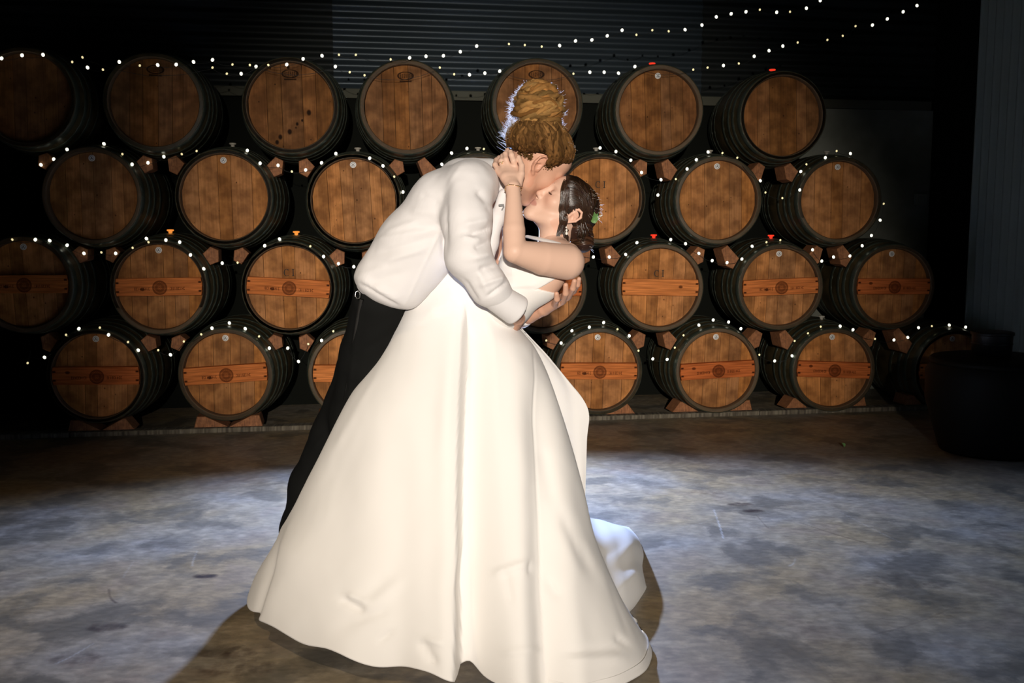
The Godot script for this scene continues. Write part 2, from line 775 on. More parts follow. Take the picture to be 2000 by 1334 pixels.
func grain_texture(seed_: int, size: int, strength := 0.42) -> ImageTexture:
	var a := noise_bytes(noise(seed_, 0.02, 4), size, size)
	var n := noise(seed_ + 1, 0.05, 3)
	var o := PackedByteArray()
	o.resize(size * size * 3)
	for y in size:
		for x in size:
			var s: float = n.get_noise_2d(x * 2.2 + a[(y / 3) * size + x] * 0.06, y * 0.10)
			var t := clampf(0.80 + strength * s + (a[y * size + x] / 255.0 - 0.5) * 0.25, 0.35, 1.0)
			var q := (y * size + x) * 3
			o[q] = int(255 * t)
			o[q + 1] = int(255 * t * (0.93 + 0.07 * t))
			o[q + 2] = int(255 * t * (0.86 + 0.14 * t))
	return ImageTexture.create_from_image(Image.create_from_data(size, size, false, Image.FORMAT_RGB8, o))

func head_picture(kind: int) -> ImageTexture:      # grain and stains of a barrel head, vertical boards, with the faint stamps some of them carry
	var size := 320
	var a := noise_bytes(noise(100 + kind, 0.012, 4, 12.0), size, size)
	var n := noise(200 + kind, 0.06, 3)
	var spots := RandomNumberGenerator.new()
	spots.seed = 300 + kind
	var dots := []
	for j in 4 + kind:
		dots.append(Vector3(spots.randf() * size, spots.randf() * size, spots.randf_range(1.5, 3.2)))
	if kind == 3:                                   # a run of wine drops
		for e in [[0.70, 0.57, 10.0], [0.62, 0.66, 5.0], [0.56, 0.70, 6.0], [0.47, 0.79, 9.5], [0.36, 0.85, 9.0], [0.32, 0.91, 8.0]]:
			dots.append(Vector3(e[0] * size, e[1] * size, e[2]))
	var o := PackedByteArray()
	o.resize(size * size * 3)
	for y in size:
		for x in size:
			var blot := a[y * size + x] / 255.0
			var s: float = n.get_noise_2d(x * 1.6, y * 0.07)
			var t := 0.90 + 0.10 * s
			t *= lerpf(0.80, 1.06, clampf((blot - 0.2) * 1.7, 0.0, 1.0))
			var q := (y * size + x) * 3
			if kind == 0 or kind == 3:               # oval cooper's stamp near the top, too worn to read
				var ex := (x - size * 0.5) / (size * 0.10)
				var ey := (y - size * 0.125) / (size * 0.05)
				var e := ex * ex + ey * ey
				if e < 1.0 and (e > 0.62 or (absf(ey) < 0.55 and sin(x * 0.9) + sin(y * 1.7 + x * 0.3) > 0.1)):
					t *= 0.42
				if absf(x - size * 0.5) < size * 0.07 and absf(y - size * 0.19) < 3.0:
					t *= 0.5
			for d in dots:
				if absf(x - d.x) < d.z and absf(y - d.y) < d.z * 1.4:
					var w := 1.0 - clampf(Vector2((x - d.x) / d.z, (y - d.y) / (d.z * 1.3)).length(), 0.0, 1.0)
					t *= 1.0 - 0.75 * minf(w * 2.0, 1.0) * (0.9 if kind == 3 else 0.6)
			t = clampf(t, 0.12, 1.0)
			o[q] = int(255 * t)
			o[q + 1] = int(255 * t * (0.90 + 0.10 * t))
			o[q + 2] = int(255 * t * (0.80 + 0.20 * t))
	return ImageTexture.create_from_image(Image.create_from_data(size, size, false, Image.FORMAT_RGB8, o))

func bar_picture(kind: int) -> ImageTexture:       # pine grain, a round crest and a worn line of stamped letters either side of it
	var w := 448
	var h := 96
	var n := noise(400 + kind, 0.03, 3, 6.0)
	var o := PackedByteArray()
	o.resize(w * h * 3)
	var knots := [Vector2(0.76, 0.45), Vector2(0.31, 0.62), Vector2(0.18, 0.3)]
	for y in h:
		for x in w:
			var warp := 0.0
			var k: Vector2 = knots[kind]
			var kd := Vector2((x - k.x * w) / 20.0, (y - k.y * h) / 14.0).length()
			var s: float = n.get_noise_2d(x * 0.12, y * 2.6 + 10.0 / (kd + 0.6))
			var t := 0.88 + 0.20 * s
			if kd < 0.62:
				t *= 0.45 + 0.4 * kd
			if kind != 0:
				var c := Vector2(x - w * 0.51, y - h * 0.54).length() / (h * 0.40)
				if c < 1.0:
					t *= 0.62 if (c > 0.80 or (c < 0.62 and c > 0.3) or sin(x * 0.6) * sin(y * 0.7) > 0.2) else 0.8
				var lx: float = absf(x - w * 0.51) / w
				if lx > 0.115 and lx < 0.29 and absf(y - h * 0.60) < h * 0.085:
					var cell := int(x / 9.0)
					var inx := fmod(x, 9.0)
					var bar := inx < 2.2 or (inx < 6.5 and ((cell * 7 + kind) % 3 == 0 and absf(y - h * 0.60) < 2.0 or (cell * 5 + kind) % 4 < 2 and absf(y - h * 0.60) > h * 0.055))
					if bar:
						t *= 0.58
			if (x < w * 0.05 or x > w * 0.95) and absf(absf(y - h * 0.5) - h * 0.24) < 5.0:    # rusty nails at both ends
				t *= 0.4 if absf(fmod(x + w * 0.025, w * 0.95) - w * 0.05) < 7.0 else 0.85
			t = clampf(t, 0.12, 1.0)
			var q := (y * w + x) * 3
			o[q] = int(255 * t)
			o[q + 1] = int(255 * t * (0.86 + 0.14 * t))
			o[q + 2] = int(255 * t * (0.76 + 0.24 * t))
	return ImageTexture.create_from_image(Image.create_from_data(w, h, false, Image.FORMAT_RGB8, o))

func floor_picture() -> ImageTexture:
	var w := 1536
	var h := 1024
	var a := noise_bytes(noise(11, 0.006, 6, 50.0), w, h)
	var b := noise_bytes(noise(12, 0.014, 6, 36.0), w, h)
	var c := noise_bytes(noise(13, 0.06, 5, 14.0), w, h)
	var cool := Color(0.60, 0.575, 0.535)
	var warm := Color(0.645, 0.565, 0.43)
	var dark := Color(0.36, 0.34, 0.30)
	var red := Color(0.57, 0.50, 0.43)
	var o := PackedByteArray()
	o.resize(w * h * 3)
	for j in w * h:
		var u := a[j] / 255.0
		var m := b[j] / 255.0
		var f := c[j] / 255.0
		var col := warm.lerp(cool, clampf((u - 0.25) * 1.6, 0.0, 1.0))
		col = col.lerp(red, clampf((m - 0.62) * 2.4, 0.0, 0.4))
		col = col.lerp(dark, clampf((0.47 - m) * 3.2, 0.0, 0.68) * clampf(0.4 + f, 0.0, 1.0))
		var t := 0.86 + 0.26 * f
		o[j * 3] = clampi(int(255 * col.r * t), 0, 255)
		o[j * 3 + 1] = clampi(int(255 * col.g * t), 0, 255)
		o[j * 3 + 2] = clampi(int(255 * col.b * t), 0, 255)
	var im := Image.create_from_data(w, h, false, Image.FORMAT_RGB8, o)
	# scratches and stains, where they lie on the floor
	for s in [[1393, 995, 1412, 1052, 0.34], [1100, 700, 1120, 705, 0.1], [110, 1295, 182, 1256, 0.30], [212, 1150, 227, 1178, -0.35], [375, 1105, 385, 1075, 0.22], [1560, 1020, 1690, 1060, -0.22], [1475, 1005, 1500, 1032, -0.15], [1540, 1105, 1552, 1090, 0.22], [1330, 1030, 1400, 1010, 0.10], [1640, 1000, 1760, 1060, 0.12], [1700, 1240, 1850, 1190, -0.12], [240, 1128, 262, 1095, 0.10]]:
		var p := floor_pixel(on_floor(s[0], s[1]))
		var q := floor_pixel(on_floor(s[2], s[3]))
		var steps := int((q - p).length() * 2.0) + 2
		for t in steps:
			var e := p.lerp(q, float(t) / steps) + Vector2(0, 3.0 * sin(PI * t / steps))
			dab(im, e, 0.4, s[4] * 0.4)
	for s in [[460, 1305, 13, -0.35], [440, 1275, 9, -0.3], [208, 1225, 7, -0.35], [150, 1285, 9, -0.25], [400, 1125, 4, -0.4], [1235, 1010, 20, -0.2], [1085, 980, 14, -0.2], [1380, 960, 10, -0.14], [1445, 985, 6, -0.25], [1470, 998, 5, -0.3], [1760, 1135, 18, -0.3], [1700, 1330, 24, -0.2], [1540, 1240, 26, -0.2], [1270, 905, 26, -0.22], [300, 1065, 22, -0.16]]:
		var p := floor_pixel(on_floor(s[0], s[1]))
		for t in 60:
			var ang := rng.randf() * TAU
			var rr: float = s[2] * sqrt(rng.randf())
			dab(im, p + Vector2(cos(ang) * rr * 1.6, sin(ang) * rr * 0.8), 2.0, s[3] * 0.2)
	return ImageTexture.create_from_image(im)

func floor_pixel(p: Vector3) -> Vector2:
	return Vector2((p.x + 4.8) / 9.6 * 1536.0, (p.z + 8.6) / 6.4 * 1024.0)

func dab(im: Image, p: Vector2, r: float, k: float) -> void:
	for y in range(int(p.y - r), int(p.y + r) + 1):
		for x in range(int(p.x - r), int(p.x + r) + 1):
			if x >= 0 and y >= 0 and x < 1536 and y < 1024 and Vector2(x, y).distance_to(p) <= r + 0.5:
				var c := im.get_pixel(x, y)
				im.set_pixel(x, y, c.lerp(Color(0.95, 0.97, 1.0), k) if k > 0 else c.lerp(Color(0.12, 0.07, 0.06), -k))

# ------------------------------------------------------------------ the hall
func room_basis() -> Basis:
	return Basis(Vector3(cos(TURN), 0, -sin(TURN)), Vector3.UP, Vector3(sin(TURN), 0, cos(TURN)))

func rbox(bag: Bag, u0: float, u1: float, y0: float, y1: float, w0: float, w1: float, bev := 0.0) -> void:
	bag.box(Transform3D(room_basis(), room((u0 + u1) / 2, (y0 + y1) / 2, (w0 + w1) / 2)), Vector3(absf(u1 - u0), absf(y1 - y0), absf(w1 - w0)) / 2, bev)

func shell(called: String, u0: float, u1: float, y0: float, y1: float, w0: float, w1: float, m: Material, label: String, category: String, bev := 0.0) -> MeshInstance3D:
	var b := Bag.new()
	rbox(b, u0, u1, y0, y1, w0, w1, bev)
	return solo(called, b.mesh(), m, label, category, "", "structure")

func corrugated(along: Vector3, up: Vector3, out: Vector3, o: Vector3, wave_len: float, run_len: float, pitch := 0.09, amp := 0.011) -> ArrayMesh:
	# waves follow one another along «along» over wave_len, each running run_len along «up»; «out» faces the room
	var b := Bag.new()
	var steps := int(wave_len / pitch * 10.0)
	for side in 2:
		var s := b.v.size()
		for k in steps + 1:
			var t := wave_len * k / steps
			var h := amp * cos(TAU * t / pitch) - (0.002 if side else 0.0)
			for e in 2:
				b.vert(o + along * t + up * (run_len * e) + out * h, Vector2(t, run_len * e))
		for k in steps:
			var q := s + k * 2
			if (along.cross(up).dot(out) > 0) == (side == 0):
				b.quad(q, q + 1, q + 3, q + 2)
			else:
				b.quad(q, q + 2, q + 3, q + 1)
	return b.mesh()

func build_room() -> void:
	var W := 1.06                                  # the back wall behind the barrels
	var top := 4.2
	# floor
	var fb := Bag.new()
	var y0 := 0.0
	var x0 := -9.0
	var x1 := 9.0
	var z0 := -11.0
	var z1 := 6.5
	fb.flat([Vector3(x0, 0, z0), Vector3(x1, 0, z0), Vector3(x1, 0, z1), Vector3(x0, 0, z1)])
	fb.flat([Vector3(x0, -0.2, z1), Vector3(x1, -0.2, z1), Vector3(x1, -0.2, z0), Vector3(x0, -0.2, z0)])
	fb.flat([Vector3(x0, 0, z1), Vector3(x1, 0, z1), Vector3(x1, -0.2, z1), Vector3(x0, -0.2, z1)])
	fb.flat([Vector3(x1, 0, z0), Vector3(x0, 0, z0), Vector3(x0, -0.2, z0), Vector3(x1, -0.2, z0)])
	fb.flat([Vector3(x0, 0, z0), Vector3(x0, 0, z1), Vector3(x0, -0.2, z1), Vector3(x0, -0.2, z0)])
	fb.flat([Vector3(x1, 0, z1), Vector3(x1, 0, z0), Vector3(x1, -0.2, z0), Vector3(x1, -0.2, z1)])
	for j in fb.v.size():
		fb.uv[j] = Vector2((fb.v[j].x + 4.8) / 9.6, (fb.v[j].z + 8.6) / 6.4)
	var arr := fb.mesh().surface_get_arrays(0)
	var uv2 := PackedVector2Array()
	for p in fb.v:
		uv2.append(Vector2(p.x / 1.7, p.z / 0.95))
	arr[Mesh.ARRAY_TEX_UV2] = uv2
	var fm := ArrayMesh.new()
	fm.add_surface_from_arrays(Mesh.PRIMITIVE_TRIANGLES, arr)
	solo("floor", fm, M.floor, "polished grey concrete floor mottled with brown and blue stains", "floor", "", "structure")
	# back wall: a concrete slab below, corrugated sheets above
	var slab_top := in_room(1700, 214, W).y
	var right := 3.96
	var back := thing("wall_back", "dark back wall, concrete below and horizontal corrugated iron above the barrels", "wall")
	back.set_meta("kind", "structure")
	var b := Bag.new()
	var split := in_room(1560, 300, W).x
	rbox(b, split + 0.004, right + 0.2, 0, slab_top, W, W + 0.25)
	part("concrete_panel", b.mesh(), M.slab, back)
	b = Bag.new()
	rbox(b, -6.2, split - 0.004, 0, slab_top, W + 0.01, W + 0.25)
	part("dark_panel", b.mesh(), M.dark_wall, back)
	b = Bag.new()
	rbox(b, -6.2, right + 0.2, slab_top, top, W + 0.10, W + 0.25)
	part("backing", b.mesh(), M.dark_wall, back)
	b = Bag.new()
	rbox(b, -6.2, in_room(1812, 300, W).x, slab_top + 0.002, slab_top + 0.075, W - 0.03, W + 0.08, 0.004)
	part("wall_beam", b.mesh(), M.beam, back)
	var cuts := [-6.2, in_room(200, 80, W).x, in_room(650, 80, W).x, in_room(1385, 80, W).x, in_room(1640, 80, W).x, right]
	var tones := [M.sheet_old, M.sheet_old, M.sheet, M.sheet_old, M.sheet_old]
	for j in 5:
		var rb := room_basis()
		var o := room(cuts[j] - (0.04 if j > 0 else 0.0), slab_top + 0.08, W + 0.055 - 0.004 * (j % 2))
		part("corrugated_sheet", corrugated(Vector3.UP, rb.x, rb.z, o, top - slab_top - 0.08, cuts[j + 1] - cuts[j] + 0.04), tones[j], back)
	# right wall: upright corrugated sheets in front of a dark backing, and the corner post
	var rw := thing("wall_right", "right wall of upright corrugated iron sheets fading into the dark", "wall")
	rw.set_meta("kind", "structure")
	b = Bag.new()
	rbox(b, right + 0.03, right + 0.25, 0, top, -12.2, W + 0.25)
	part("backing", b.mesh(), M.dark_wall, rw)
	for j in 4:
		var rb := room_basis()
		var w1 := W - 1.6 * j
		part("corrugated_sheet", corrugated(rb.z, Vector3.UP, -rb.x, room(right + 0.004 * (j % 2), 0.0, w1), 1.64, top, 0.10, 0.028), M.sheet_side, rw)
	shell("trim_1", 3.805, right, 0, top, 0.70, W, M.dark_wall, "dark steel corner post between the concrete panel and the corrugated side wall", "post", 0.006)
	shell("wall_left", -6.4, -6.2, 0, top, -12.2, W + 0.25, M.dark_wall, "dark left wall of the hall, lost in shadow", "wall")
	shell("wall_front", -6.4, right + 0.25, 0, top, -12.4, -12.2, M.dark_wall, "dark wall behind the photographer", "wall")
	shell("ceiling", -6.4, right + 0.25, top, top + 0.2, -12.4, W + 0.25, M.dark_wall, "dark ceiling of the hall above the barrels", "ceiling")
	# timber rail under the front of the lowest barrels
	var rail := thing("floor_rail", "low weathered timber rail on the floor under the lowest row of barrels", "rail")
	var u := -4.6
	var n := 0
	while u < 3.7:
		var l := 1.62 + 0.25 * sin(n * 2.1)
		b = Bag.new()
		rbox(b, u, minf(u + l - 0.006, 3.75), 0.0, 0.034, 0.035, 0.135, 0.004)
		part("plank", b.mesh(), M.timber, rail)
		u += l
		n += 1
	# small switch box on the concrete panel
	var at_ := in_room(1796, 390, W)
	var sw := thing("switch_box", "small square electrical box on the bare concrete panel at the right", "switch box")
	b = Bag.new()
	rbox(b, at_.x - 0.055, at_.x + 0.045, at_.y - 0.05, at_.y + 0.05, W - 0.05, W, 0.006)
	part("housing", b.mesh(), M.slab, sw)
	b = Bag.new()
	rbox(b, at_.x - 0.035, at_.x + 0.025, at_.y - 0.03, at_.y + 0.03, W - 0.058, W - 0.049, 0.003)
	part("rocker", b.mesh(), M.slab, sw)

# ------------------------------------------------------------------ barrels
const BIG := 0.356
const END := 0.312
const LONG := 0.94

func girth(s: float) -> float:
	var q := (s - LONG / 2) / (LONG / 2)
	return BIG - (BIG - END) * q * q

func plank_mesh(xa: float, xb: float, tone: Color) -> ArrayMesh:
	var b := Bag.new()
	b.tint = tone
	var r := 0.2815
	var ring := []
	var steps := 7
	for j in steps + 1:
		var x := lerpf(xa, xb, float(j) / steps)
		ring.append(Vector2(x, -sqrt(maxf(r * r - x * x, 0.0))))
	for j in steps + 1:
		var x := lerpf(xb, xa, float(j) / steps)
		ring.append(Vector2(x, sqrt(maxf(r * r - x * x, 0.0))))
	board(b, ring, -0.053, -0.068, 0.0012, 0.5 / 0.285, 0.5 / 0.285)
	return b.mesh()

func board(b: Bag, ring: Array, z1: float, z0: float, ease_: float, su: float, sv: float) -> void:   # ring runs counter-clockwise seen from +z
	var mid := Vector2.ZERO
	for p in ring:
		mid += p / ring.size()
	var front := []
	var uvs := []
	for j in range(ring.size() - 1, -1, -1):
		var p: Vector2 = ring[j] + (mid - ring[j]).normalized() * ease_
		front.append(Vector3(p.x, p.y, z1))
		uvs.append(Vector2(0.5 + p.x * su, 0.5 - p.y * sv))
	b.flat(front, uvs)
	for j in ring.size():
		var p: Vector2 = ring[j]
		var q: Vector2 = ring[(j + 1) % ring.size()]
		if p.distance_to(q) < 1e-5:
			continue
		var pi: Vector2 = p + (mid - p).normalized() * ease_
		var qi: Vector2 = q + (mid - q).normalized() * ease_
		var up := Vector2(0.5 + p.x * su, 0.5 - p.y * sv)
		b.flat([Vector3(pi.x, pi.y, z1), Vector3(qi.x, qi.y, z1), Vector3(q.x, q.y, z1 - ease_), Vector3(p.x, p.y, z1 - ease_)], [up, up, up, up])
		b.flat([Vector3(p.x, p.y, z1 - ease_), Vector3(q.x, q.y, z1 - ease_), Vector3(q.x, q.y, z0), Vector3(p.x, p.y, z0)], [up, up, up, up])

func bar_mesh(tone: Color) -> ArrayMesh:
	var b := Bag.new()
	b.tint = tone
	var ring := []
	var h := 0.058
	var r := 0.279
	for j in 5:
		var y := lerpf(-h, h, j / 4.0)
		ring.append(Vector2(sqrt(r * r - y * y), y))
	for j in 5:
		var y := lerpf(h, -h, j / 4.0)
		ring.append(Vector2(-sqrt(r * r - y * y), y))
	board(b, ring, 0.001, -0.052, 0.002, 0.5 / 0.28, 0.5 / 0.06)
	return b.mesh()

func hoop_mesh(s0: float, s1: float) -> ArrayMesh:
	var b := Bag.new()
	var t := 0.0028
	b.lathe(Transform3D.IDENTITY, [Vector2(girth(s0) - 0.002, -s0), Vector2(girth(s0) + t, -s0 - 0.0008), Vector2(girth((s0 + s1) / 2) + t, -(s0 + s1) / 2), Vector2(girth(s1) + t, -s1 + 0.0008), Vector2(girth(s1) - 0.002, -s1)], 72)
	return b.mesh()

func build_barrels() -> void:
	var prof := [Vector2(0.2825, -0.070), Vector2(0.2825, -0.012), Vector2(0.289, 0.0), Vector2(0.308, 0.0), Vector2(END, -0.004)]
	for j in 15:
		var s := 0.02 + (LONG - 0.04) * j / 14.0
		prof.append(Vector2(girth(s), -s))
	prof.append(Vector2(END, -LONG + 0.004))
	prof.append(Vector2(0.306, -LONG))
	prof.append(Vector2(0.282, -LONG + 0.01))
	prof.append(Vector2(0.0, -LONG + 0.03))
	var bb := Bag.new()
	bb.lathe(Transform3D.IDENTITY, prof.slice(2), 112, 0.0016, 4)
	var staves := bb.mesh()
	bb = Bag.new()
	bb.lathe(Transform3D.IDENTITY, prof.slice(0, 4), 72)
	var chime := bb.mesh()
	var hoops := []
	for e in [[0.006, 0.052], [0.118, 0.158], [0.205, 0.240], [0.322, 0.360]]:
		hoops.append(hoop_mesh(e[0], e[1]))
		hoops.append(hoop_mesh(LONG - e[1], LONG - e[0]))
	# six patterns of head boards
	var widths := [[0.16, 0.11, 0.13, 0.12, 0.09, 0.14], [0.13, 0.15, 0.10, 0.16, 0.12], [0.12, 0.13, 0.15, 0.09, 0.12, 0.13], [0.15, 0.12, 0.17, 0.11, 0.14], [0.11, 0.14, 0.10, 0.14, 0.11, 0.12], [0.14, 0.12, 0.11, 0.15, 0.10, 0.12]]
	var boards := []
	for k2 in 12:                                    # browner heads in the top row, the weaker beam put into their colour
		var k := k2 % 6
		var painted_dim := 1.0 if k2 < 6 else 0.58
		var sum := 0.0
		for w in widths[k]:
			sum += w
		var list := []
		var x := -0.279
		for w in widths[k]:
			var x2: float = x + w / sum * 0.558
			var v := rng.randf_range(0.80, 1.12) * painted_dim
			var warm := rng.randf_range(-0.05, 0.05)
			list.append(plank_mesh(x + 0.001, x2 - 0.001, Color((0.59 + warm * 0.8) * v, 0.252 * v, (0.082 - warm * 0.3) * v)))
			x = x2
		boards.append(list)
	var bars := [bar_mesh(Color(0.84, 0.285, 0.075)), bar_mesh(Color(0.76, 0.235, 0.06)), bar_mesh(Color(0.66, 0.175, 0.045))]
	bb = Bag.new()
	bb.lathe(Transform3D.IDENTITY, [Vector2(0.0, 0.0026), Vector2(0.0200, 0.0026), Vector2(0.0212, 0.0), Vector2(0.0212, -0.001)], 24)
	var sticker := bb.mesh()
	bb = Bag.new()
	for e in [[-0.0065, -0.007, 0.0, 0.0075], [0.0, 0.0075, 0.0065, -0.007], [-0.004, -0.003, 0.0045, -0.001]]:
		var p := Vector3(e[0], e[1], 0.0030)
		var q := Vector3(e[2], e[3], 0.0030)
		bb.box(Transform3D(Basis(Vector3(0, 0, 1), atan2(q.y - p.y, q.x - p.x)), (p + q) / 2), Vector3(p.distance_to(q) / 2 + 0.0012, 0.0016, 0.0006))
	bb.lathe(Transform3D.IDENTITY, [Vector2(0.0128, 0.0026), Vector2(0.0131, 0.0034), Vector2(0.0148, 0.0034), Vector2(0.0151, 0.0026)], 24)
	var logo := bb.mesh()
	bb = Bag.new()
	bb.lathe(Transform3D(Basis(Vector3.RIGHT, -PI / 2), Vector3.ZERO), [Vector2(0.0, 0.034), Vector2(0.022, 0.033), Vector2(0.0245, 0.028), Vector2(0.022, 0.023), Vector2(0.013, 0.020), Vector2(0.012, 0.004), Vector2(0.017, -0.02)], 20)
	var bung := bb.mesh()
	var letters := TextMesh.new()
	letters.text = "C I"
	var font := SystemFont.new()
	font.font_names = PackedStringArray(["Droid Serif"])
	letters.font = font
	letters.font_size = 32
	letters.pixel_size = 0.0020
	letters.depth = 0.001
	letters.curve_step = 2.0
	# px, py of the head centre, row, picture, bar tilt (99: none), bar picture, sticker, bung ("" none), letters, lean of the axis, step forward
	var list := [
		[187, 735, 1, 4, 0.5, 2, true, "", false, 0.10, 0.0], [440, 732, 1, 2, -3.5, 1, true, "", false, 0.05, -0.02], [691, 731, 1, 5, 1.0, 0, true, "", false, 0.08, 0.01], [931, 729, 1, 1, 0.0, 1, true, "", false, 0.08, 0.0], [1170, 726, 1, 1, 0.6, 1, true, "", false, 0.07, 0.01], [1402, 724, 1, 2, -2.6, 2, true, "", false, 0.09, 0.0], [1629, 723, 1, 4, 2.2, 2, true, "white", false, 0.05, 0.01], [1865, 725, 1, 5, 0.0, 1, true, "", false, 0.08, 0.0],
		[45, 556, 2, 4, 0.0, 1, true, "", false, 0.10, 0.0], [310, 561, 2, 2, -0.6, 1, true, "amber", false, 0.10, 0.0], [563, 562, 2, 1, 3.4, 1, false, "amber", true, 0.06, 0.01], [812, 562, 2, 4, 0.4, 1, true, "", false, 0.08, 0.0], [1060, 563, 2, 5, -0.5, 2, true, "", false, 0.08, 0.0], [1290, 562, 2, 4, 0.9, 0, false, "red", true, 0.06, 0.01], [1525, 561, 2, 5, -2.6, 1, true, "red", false, 0.03, 0.0], [1746, 560, 2, 2, 0.2, 2, true, "", false, 0.06, 0.0],
		[179, 382, 3, 5, 99, 0, true, "", false, 0.10, 0.0], [437, 385, 3, 1, 99, 0, true, "white", false, 0.10, -0.02], [691, 392, 3, 5, 99, 0, true, "white", false, 0.09, 0.0], [935, 389, 3, 2, 99, 0, true, "white", false, 0.08, 0.0], [1175, 388, 3, 4, 99, 0, false, "white", true, 0.08, 0.0], [1404, 391, 3, 2, 99, 0, true, "white", false, 0.06, 0.0], [1640, 391, 3, 1, 99, 0, true, "white", false, 0.05, 0.0],
		[48, 190, 4, 4, 99, 0, false, "", false, 0.10, 0.0], [300, 199, 4, 0, 99, 0, false, "", false, 0.15, 0.0], [567, 206, 4, 3, 99, 0, false, "", false, 0.11, 0.0], [794, 209, 4, 0, 99, 0, false, "", false, 0.12, 0.0], [1050, 205, 4, 0, 99, 0, false, "", false, 0.09, 0.0], [1288, 215, 4, 2, 99, 0, true, "red", false, 0.07, 0.0], [1530, 226, 4, 5, 99, 0, false, "red", false, 0.05, 0.0]]
	var row_names := ["", "bottom row", "second row up", "third row up", "top row"]
	var order := ["first", "second", "third", "fourth", "fifth", "sixth"]
	var kind_words := ["oval stamp", "plain head", "streaked head", "dark wine drops", "brown head", "dull head"]
	for e in list:
		var left: bool = e[0] < 935 and not (e[0] == 931 or e[0] == 812)
		var rank := 0
		for f in list:
			if f[2] == e[2] and f[0] != 931 and f[0] != 812:
				if (left and f[0] < e[0]) or (not left and f[0] > e[0]):
					rank += 1
		var place: String = "%s from %s, %s" % [order[mini(rank, 5)], "left" if left else "right", row_names[e[2]]]
		if e[0] == 931 or e[0] == 812:
			place = "behind the couple, " + row_names[e[2]]
		if e[0] == 935:
			place = "behind the man's shoulder, third row up"
		var looks: String = kind_words[e[3]]
		if e[4] < 90:
			looks = ["pale", "orange", "reddish"][e[5]] + " cross bar"
		if e[8]:
			looks += " and letters"
		var c0 := in_room(e[0], e[1], e[10])
		var c := room(c0.x, c0.y, c0.z)
		var lean: float = e[9]
		var zb := Vector3(lean, 0, 1).normalized()
		var bas := Basis(Vector3.UP.cross(zb).normalized(), Vector3.UP, zb)
		var o := thing("wine_barrel", "wine barrel with %s, %s" % [looks, place], "barrel", "stacked oak wine barrels", c)
		o.basis = bas
		o.set_meta("place", place)
		var roll := Basis(Vector3(0, 0, 1), rng.randf_range(-0.05, 0.05))
		var s := part("stave_body", staves, M.stave, o)
		s.rotation.z = rng.randf() * TAU
		part("chime", chime, M.chime, o)
		for h in hoops:
			part("hoop", h, M.hoop, o)
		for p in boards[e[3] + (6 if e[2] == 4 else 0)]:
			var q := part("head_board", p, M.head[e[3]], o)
			q.basis = roll
		if e[4] < 90:
			var q := part("cross_bar", bars[e[5]], M.bar[e[5]], o)
			q.rotation.z = -deg_to_rad(e[4])
			q.position.y = 0.002
		if e[6]:
			var q := part("round_tag", sticker, M.sticker, o)
			q.position = Vector3(-0.004, 0.243, -0.0525)
			part("tag_mark", logo, M.logo, q)
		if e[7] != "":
			var q := part("bung" if e[7] == "white" else "painted_glow_bung", bung, M["bung_" + e[7]], o)  # coloured bungs carry their glow in the material
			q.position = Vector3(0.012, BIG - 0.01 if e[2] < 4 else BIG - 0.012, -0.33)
			q.set_meta("label", {"white": "white silicone bung", "amber": "amber bung with painted glow", "red": "red bung"}[e[7]])
		if e[8]:
			var q := part("stencilled_letters", letters, M.ink, o)
			q.position = Vector3(0, 0.098, -0.0526)
		barrels.append({"c": c, "b": bas, "row": e[2], "px": e[0], "place": place, "u": c0.x, "y": c0.y, "w": c0.z})

func out_of_barrels(p: Vector3, gap: float) -> Vector3:     # moves a point towards the eye until it lies on, not in, the barrels
	var dir := (Vector3(0, EYE, 0) - p).normalized()
	for step in 80:
		var ok := true
		for e in barrels:
			var q: Vector3 = (e.b as Basis).inverse() * (p - e.c)
			if q.z < gap and -q.z < LONG:
				var r := Vector2(q.x, q.y).length()
				if r < girth(clampf(-q.z, 0.0, LONG)) + gap:
					ok = false
					break
		if ok:
			return p
		p += dir * 0.012
	return p

func wedge_mesh(poly: Array, depth: float) -> ArrayMesh:     # poly: Vector2 in the plane of the heads, counter-clockwise
	var b := Bag.new()
	var area := 0.0
	for j in poly.size():
		area += (poly[j] as Vector2).cross(poly[(j + 1) % poly.size()])
	if area < 0:
		poly.reverse()
	board(b, poly, 0.0, -depth, 0.004, 1.0, 1.0)
	var back := []
	for p in poly:
		back.append(Vector3(p.x, p.y, -depth))
	b.flat(back)
	return b.mesh()

